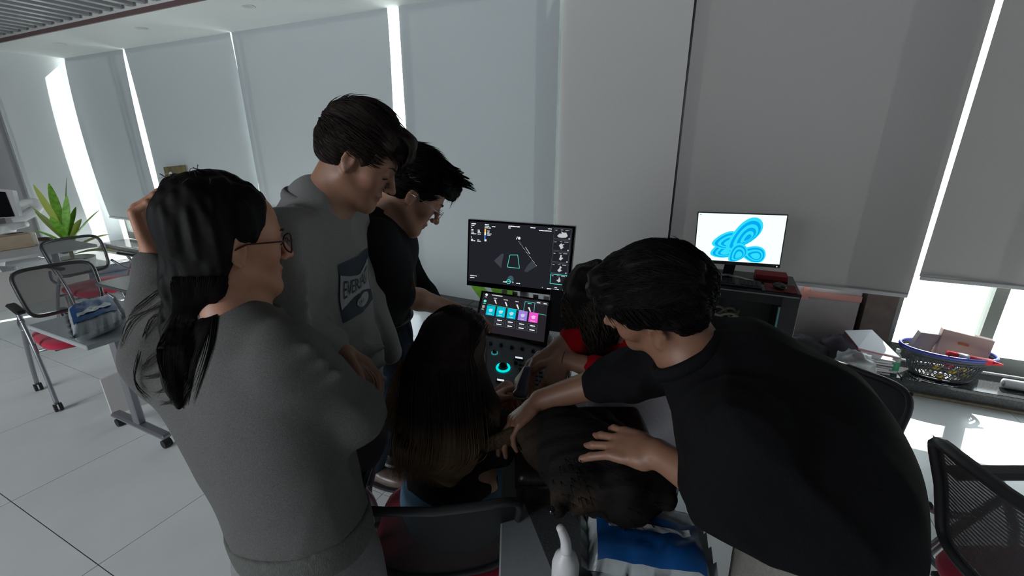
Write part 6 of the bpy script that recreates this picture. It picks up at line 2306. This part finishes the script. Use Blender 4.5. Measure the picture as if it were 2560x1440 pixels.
mb = MB(); SM.rect(mb, .163, .21, .175, .27, 2); mb.build('colour_scale', emis('scale_blue', (.03, .25, .9), 1), mon)
mb = MB(); SM.rect(mb, .166, .27, .186, .30, 2); mb.build('colour_scale', e_wh, mon)
# faint fan shaped echo image, brighter at its two lower corners
mb = MB(); SM.mb_poly(mb, [(.345, .46), (.365, .47), (.35, .60), (.345, .68), (.27, .58)], 1.6); mb.build('echo_sector', emis('echo_dim', (.05, .055, .07), 1), mon)
mb = MB(); SM.mb_poly(mb, [(.64, .52), (.685, .60), (.60, .70), (.57, .69), (.60, .60)], 1.6); mb.build('echo_sector', emis('echo_dim2', (.04, .05, .06), 1), mon)
mb = MB(); SM.line(mb, .425, .47, .50, .46, .004, 2.4); SM.line(mb, .50, .46, .525, .655, .004, 2.4); SM.line(mb, .525, .655, .405, .655, .004, 2.4); SM.line(mb, .405, .655, .425, .47, .004, 2.4)
mb.build('roi_box', e_teal, mon)
mb = MB()
for i in range(19):
    t_ = i / 18
    SM.disc(mb, .505 + .178 * t_, .265 + .325 * t_, .0028, 2.2, n=8)
mb.build('depth_dots', e_wh, mon, kind='stuff')
mb = MB(); SM.line(mb, .57, .335, .615, .43, .0035, 2.2); SM.disc(mb, .505, .215, .012, 2.2); SM.line(mb, .478, .235, .488, .195, .006, 2.2); mb.build('orientation_mark', e_wh, mon)
mb = MB(); SM.disc(mb, .445, .83, .03, 1.5); mb.build('pad_glow', emis('teal_dim', (.04, .10, .12), 1), mon)
mb = MB(); SM.ring(mb, .425, .875, .021, .005, 2.4); SM.line(mb, .41, .875, .44, .875, .004, 2.4); mb.build('trackball_icon', e_teal, mon)
mb = MB(); SM.ring(mb, .468, .878, .008, .003, 2.4, n=4); SM.disc(mb, .755, .905, .005, 2.4, n=3); SM.rect(mb, .945, .895, .958, .915, 2.4); SM.rect(mb, .962, .89, .974, .912, 2.4); mb.build('tool_icons', e_wh, mon)
blobs = [[(.1, .75), (.3, .45), (.45, .5), (.4, .2), (.6, .35), (.8, .3), (.95, .7), (.8, .9), (.45, .95), (.2, .9)], [(.3, .5), (.5, .2), (.55, .35), (.75, .3), (.6, .5), (.7, .7), (.5, .95), (.4, .7)],
         [(.5, .2), (.65, .3), (.55, .45), (.75, .6), (.55, .9), (.4, .75), (.48, .5)], [(.55, .15), (.7, .35), (.6, .55), (.72, .75), (.5, .95), (.35, .75), (.5, .5)], [(.55, .15), (.65, .4), (.7, .7), (.55, .85), (.35, .6), (.5, .5)]]
for k in range(5):
    y0 = .035 + .163 * k
    x0, x1, y1 = .822, .973, y0 + .148
    mb = MB(); SM.outline(mb, x0, y0, x1, y1, .004 if k == 4 else .0018, 2.2)
    th = mb.build('thumbnail', e_teal if k == 4 else e_dim, mon, label='thumbnail with a teal outline' if k == 4 else None)
    pts = [(x0 + .02 + (x1 - x0 - .04) * a, y0 + .015 + (y1 - y0 - .03) * b) for a, b in blobs[k]]
    cx_, cy_ = sum(p[0] for p in pts) / len(pts), sum(p[1] for p in pts) / len(pts)
    mb = MB()
    vs = [SM.pt(cx_, cy_, .0007 * 3)] + [SM.pt(*p, .0007 * 3) for p in pts]
    mb.add(vs, [(0, i + 1, (i + 1) % len(pts) + 1) for i in range(len(pts))])
    SM.fuzz(mb, x0 + .012, y0 + .02, .018, .013, rnd, 3); SM.fuzz(mb, x0 + .06, y0 + .014, .022, .009, rnd, 3); SM.fuzz(mb, x0 + .10, y0 + .016, .035, .010, rnd, 3)
    SM.disc(mb, x1 - .012, y1 - .014, .006, 3)
    mb.build('echo_picture', e_gry, mon)
MB().ball(mC + (mB - mC) * .06 - (mC - mD) * .07 - FWD * .004, .0035, 8, 6).build('power_light', emis('led_green', (.7, 1, .15), 3), mon)
# touch panel
tA, tB, tD = D(1206, 728, 2.05), D(1376, 753, 1.94), D(1186, 830, 1.94)
tC = tB + tD - tA
print('touch', [(round((p - CAMV).dot(FWD), 2)) for p in (tA, tB, tC, tD)])
tp = shell('touch_panel', tA, tB, tC, tD, .022, M['black_gloss'], ca, .006)
ST = Screen(tA, tB, tC, tD, tp, .0007)
ST.poly('screen', [(.02, .03), (.97, .03), (.97, .95), (.02, .95)], emis('touch_bg', (.020, .018, .022), 1), 1)
mb = MB()
for (x, y, w, h) in ((.155, .045, .16, .028), (.19, .12, .05, .025), (.34, .12, .065, .025), (.51, .12, .05, .025), (.055, .125, .03, .02), (.04, .43, .035, .02)):
    ST.fuzz(mb, x, y, w, h, rnd, 2)
ST.disc(mb, .075, .075, .02, 2, ar=1.5)
for (x, y) in ((.20, .20), (.36, .22), (.53, .24), (.70, .26)):
    ST.mb_poly(mb, [(x, y - .03), (x + .02, y - .04), (x + .05, y + .06), (x + .035, y + .065)], 2)
for i in range(3):
    for j in range(3): ST.rect(mb, .045 + .012 * i, .345 + .022 * j, .053 + .012 * i, .36 + .022 * j, 2)
mb.build('touch_marks', e_wh, tp, kind='stuff')
mb = MB(); ST.disc(mb, .07, .235, .022, 2, ar=1.4); ST.fuzz(mb, .05, .285, .04, .018, rnd, 2)
ST.line(mb, .12, .305, .645, .33, .004, 2); ST.line(mb, .645, .33, .65, .10, .004, 2); ST.line(mb, .65, .10, .79, .10, .004, 2); ST.line(mb, .79, .10, .79, .34, .004, 2); ST.line(mb, .79, .34, .965, .345, .004, 2)
ST.fuzz(mb, .69, .12, .055, .025, rnd, 2)
mb.build('tab_outline', e_teal, tp)
for k, (c_, x) in enumerate((((.0, .52, .66), .115), ((.0, .55, .68), .265), ((.0, .50, .65), .42), ((.33, .22, .72), .58), ((.85, .09, .62), .73))):
    mb = MB(); ST.rect(mb, x, .33, x + .125, .56, 2.5)
    tl = mb.build('tile_icon', emis('icon%d' % k, c_, 1), tp)
    mb = MB(); ST.mb_poly(mb, [(x + .03, .43), (x + .06, .40), (x + .095, .41), (x + .085, .47), (x + .05, .49)], 3.4); ST.fuzz(mb, x + .03, .52, .06, .02, rnd, 3.4)
    mb.build('icon_glyph', emis('glyph%d' % k, tuple(min(1, v * .5 + .5) for v in c_), 1), tl)
    if k:
        for r_ in range(2):
            y0 = .60 + .095 * r_
            mb = MB(); ST.outline(mb, x - .005, y0, x + .13, y0 + .078, .003, 2.2)
            b_ = mb.build('menu_button', e_dim, tp)
            mb = MB(); ST.fuzz(mb, x + .03, y0 + .026, .07, .028, rnd, 3); mb.build('button_text', e_tx, b_)
for x in (.80, .895):
    mb = MB(); ST.outline(mb, x, .05, x + .08, .115, .003, 2.2); b_ = mb.build('menu_button', e_dim, tp)
    mb = MB(); ST.fuzz(mb, x + .015, .07, .05, .028, rnd, 3); mb.build('button_text', e_tx, b_)
# console
cA, cB, cD = D(1182, 838, 1.90), D(1355, 868, 1.84), D(1168, 968, 1.63)
cC = cB + cD - cA
cn = shell('console', cA, cB, cC, cD, .05, CGY, ca, .012)
KS = Screen(cA, cB, cC, cD, cn, .001)
# KS.n points up towards the viewer
def knob(x, y, r, h, m, nm='knob', ring=None):
    c = KS.pt(x, y, 0)
    k_ = MB().cyl(c, c + KS.n * h, r, 22, r * .86).build(nm, m, cn, True)
    if ring:
        MB().lathe(c, [(r * 1.08, .001), (r * 1.5, .002), (r * 1.45, .005), (r * 1.08, .006)], 26, axis=KS.n, close=False).build('light_ring', ring, k_, True)
    return k_
e_key = emis('key_lit', (.70, .78, .85), 1)
e_ring = emis('ring_teal', (.0, .75, .72), 1.1)
KBK = mat('key_dark', (.014, .016, .02), .3)
for i in range(6):
    knob(.12 + .15 * i, .12 + .01 * (i % 2), .008, .012, KBK, 'slider_knob')
knob(.33, .30, .0095, .016, KBK, 'knob', emis('ring_dim', (.03, .20, .22), 1))
knob(.12, .30, .0095, .016, KBK); knob(.12, .44, .008, .012, KBK); knob(.62, .42, .0085, .012, KBK)
knob(.45, .55, .019, .012, M['black_gloss'], 'trackball', e_ring)
MB().ball(KS.pt(.45, .55, .012), .0165, 18, 12).build('ball', M['black_gloss'], cn, True)
def key(x, y, w, h, m, nm='key', lift=.005):
    pts = [KS.pt(a, b, .001) for a, b in ((x, y), (x + w, y), (x + w, y + h), (x, y + h))]
    return MB().slab(pts[::-1], KS.n * lift).build(nm, m, cn)
lit = [(.60, .30, .13, .05), (.58, .80, .13, .045), (.36, .77, .12, .05)]
for q in lit:
    kq = key(*q, KBK)
    pts = [KS.pt(a, b, .0065) for a, b in ((q[0] + .015, q[1] + .008), (q[0] + q[2] - .015, q[1] + .008), (q[0] + q[2] - .015, q[1] + q[3] - .010), (q[0] + .015, q[1] + q[3] - .010))]
    MB().add(pts, [(0, 1, 2, 3)]).build('lit_legend', e_key, kq)
for r_ in range(5):
    for c_ in range(5):
        if (r_, c_) in ((1, 2), (2, 2), (1, 1)): continue
        key(.66 + .065 * c_, .40 + .075 * r_, .05, .045, KBK)
mb = MB(); KS.ring(mb, .14, .66, .085, .03, 3, ar=.72, a0=-1.6, a1=1.6); mb.build('key_arc', KBK, cn)
for a in (-.9, .2, .9):
    x, y = .14 + .07 * math.cos(a), .66 + .07 * .72 * math.sin(a)
    kq = key(x - .02, y - .012, .045, .022, KBK, 'key', .006)
    MB().add([KS.pt(x - .012, y - .006, .0085), KS.pt(x + .016, y - .006, .0085), KS.pt(x + .016, y + .005, .0085), KS.pt(x - .012, y + .005, .0085)], [(0, 1, 2, 3)]).build('lit_legend', e_key, kq)
# front rail, handle, gel and probe holders
MB().tube([cD - KS.n * .03, (cD + cC) / 2 - KS.n * .035 - FWD * .02, cC - KS.n * .03], .016, 10).build('front_handle', M['dark_plastic'], ca, True)
# neck, monitor arm, body
mbk = (mA + mB + mC + mD) / 4 - SM.n * .04
arm_ = MB().tube(bez([mbk, mbk - SM.n * .06 + Vector((.0, 0, -.10)), (tA + tB) / 2 - ST.n * .07 + Vector((.02, .06, -.05)), (cA + cB) / 2 + Vector((0, .12, -.06))], 6), .026, 12).build('monitor_arm', CASE, ca, True)
MB().slab([D(1378, 722, 2.06), D(1414, 728, 2.05), D(1408, 832, 2.02), D(1366, 826, 2.03)], FWD * .07).build('cable_box', CDK, ca, label='tall dark box below the monitor corner')
for k in range(6):
    x = 1255 + 26 * k
    MB().slab([D(x, 724 + 4 * k, 2.22), D(x + 13, 726 + 4 * k, 2.22), D(x + 13, 752 + 4 * k, 2.22), D(x, 750 + 4 * k, 2.22)], FWD * .02).build('rear_bracket', CASE if k % 2 == 0 else M['chrome'], ca)
MB().tube(bez([D(1384, 738, 2.1), D(1378, 775, 2.08), D(1362, 812, 2.06), D(1352, 850, 2.02), D(1345, 880, 1.98)], 6), [.012] * 25, 10).build('side_arm', CASE, ca, True)
bdy = SDF()
bdy.box((.05, 1.98, .50), (.17, .22, .26), X_, .05, .05)
bdy.box((.05, 1.95, .72), (.21, .20, .05), X_, .04, .08)
bdy.box((.03, 1.85, .12), (.26, .36, .05), X_, .04, .05)
bdy.build('body', CASE, ca, .010, 1)
MB().box(-.08, .18, 1.745, 1.756, .30, .66, .004).build('probe_port_panel', CDK, ca)
for k in range(3):
    MB().box(-.06 + .08 * k, .0 + .08 * k, 1.735, 1.745, .52, .62, .004).build('port', M['grey_plastic'], ca)
for xx in (-.18, .24):
    for yy in (1.60, 2.12):
        w_ = MB().cyl((xx - .02, yy, .055), (xx + .02, yy, .055), .055, 22).build('wheel', M['grey_plastic'], ca, True)
        MB().cyl((xx - .023, yy, .055), (xx + .023, yy, .055), .022, 14).build('hub', M['chrome'], w_, True)
# probe holders with probes and hanging white cables at the right side of the console
hb_ = D(1385, 872, 1.92)
for k in range(3):
    c = D(1374 + 26 * k, 866 + 5 * k, 1.93 - .02 * k)
    MB().lathe(c + Vector((0, 0, -.03)), [(.018, 0), (.024, .03), (.028, .035), (.024, .035), (.016, .002)], 18, close=False).build('probe_holder', M['grey_plastic'], ca, True)
    p_ = MB().lathe(c + Vector((0, 0, -.045)), [(.006, 0), (.011, .03), (.014, .07), (.017, .085), (.012, .098), (.001, .1)], 16).build('spare_probe', M['white_plastic'] if k != 1 else CDK, ca, True)
    MB().tube(bez([c + Vector((0, 0, -.045)), c + Vector((.0, -.03, -.13)), D(1388 + 10 * k, 960, 1.85), D(1378 + 14 * k, 1030, 1.80), D(1350 + 10 * k, 1090, 1.85)], 6), .0045, 7).build('cable', M['white_plastic'], p_, True)
for k in range(4):
    MB().tube(bez([D(1352 + 7 * k, 842, 1.95), D(1362 + 9 * k, 880 + 5 * k, 1.86), D(1366 + 8 * k, 940, 1.80), D(1352 + 9 * k, 1010, 1.78), D(1360 + 8 * k, 1070, 1.82)], 6), .005, 7).build('cable', M['white_plastic'], ca, True)
# black wire basket / trolley corner with folded white cloth on the right of the cart
tr = thing('side_trolley', 'small black trolley with white cloth beside the ultrasound cart, behind the woman in red', 'trolley', (.52, 2.28, 0))
MB().box(.30, .74, 2.10, 2.44, .70, .72, .003).build('shelf', M['dark_plastic'], tr)
MB().box(.30, .74, 2.10, 2.44, .25, .27, .003).build('shelf', M['dark_plastic'], tr)
for xx in (.31, .73):
    for yy in (2.11, 2.43):
        MB().box(xx - .01, xx + .01, yy - .01, yy + .01, .06, .74).build('leg', M['black_plastic'], tr)
        MB().ball((xx, yy, .03), .03, 12, 8).build('wheel', M['rubber'], tr, True)
f = SDF(); f.box((.50, 2.24, .745), (.15, .10, .025), X_, .02); f.warp(folds(111, (1, .4, 0), 60, .016, True, 16, 1.6))
cl = f.build('folded_cloth', M['paper'], None, .006, 1)
tag(cl, 'crumpled white cloth with dark straps on the black trolley shelf', 'cloth')
for k in range(3):
    MB().tube(bez([Vector((.40 + .09 * k, 2.16, .765)), Vector((.44 + .08 * k, 2.20, .80)), Vector((.42 + .09 * k, 2.26, .795)), Vector((.46 + .08 * k, 2.32, .77))], 5), .007, 6, flat=.4).build('strap', M['black_plastic'], cl, True)
# green pot plant leaves behind the monitor, at the window
gp = thing('floor_plant', 'green strap leaved plant in a white pot behind the ultrasound monitor', 'plant', Vector((-.02, 2.92, 0)))
gc = Vector((-.02, 2.92, 0))
MB().lathe(gc, [(.09, 0), (.11, .02), (.13, .30), (.12, .31), (.01, .30)], 20).build('pot', M['ceramic'], gp, True)
GL = mat('bright_leaf', (.16, .42, .03), .4, var=.3, vscale=14)
for (x, y, dx, dy) in ((1176, 726, -50, -40), (1232, 738, 10, -60), (1262, 740, 40, -30)):
    a = D(x + 30, y + 40, 2.95); b = D(x, y, 2.9)
    mb = MB()
    vs = []
    p0, p1, p2 = gc + Vector((0, 0, .30)), D(x + 26, y + 22, 2.9), D(x - 2, y - 22, 2.88)
    c_ = arc_pts(p0, p1 + Vector((0, 0, .12)), p2, 9)
    for i, p in enumerate(c_):
        w = .045 * math.sin(PI * (i + .6) / 10.6)
        vs += [p - Vector((w, 0, 0)), p + Vector((0, .008, 0)), p + Vector((w, 0, 0))]
    for i in range(9):
        mb.add([], [])
    fs = []
    for i in range(9):
        fs += [(3 * i, 3 * i + 1, 3 * i + 4, 3 * i + 3), (3 * i + 1, 3 * i + 2, 3 * i + 5, 3 * i + 4)]
    mb.add(vs, fs)
    mb.build('leaf', GL, gp, True)
print('script time', time.time() - T0)
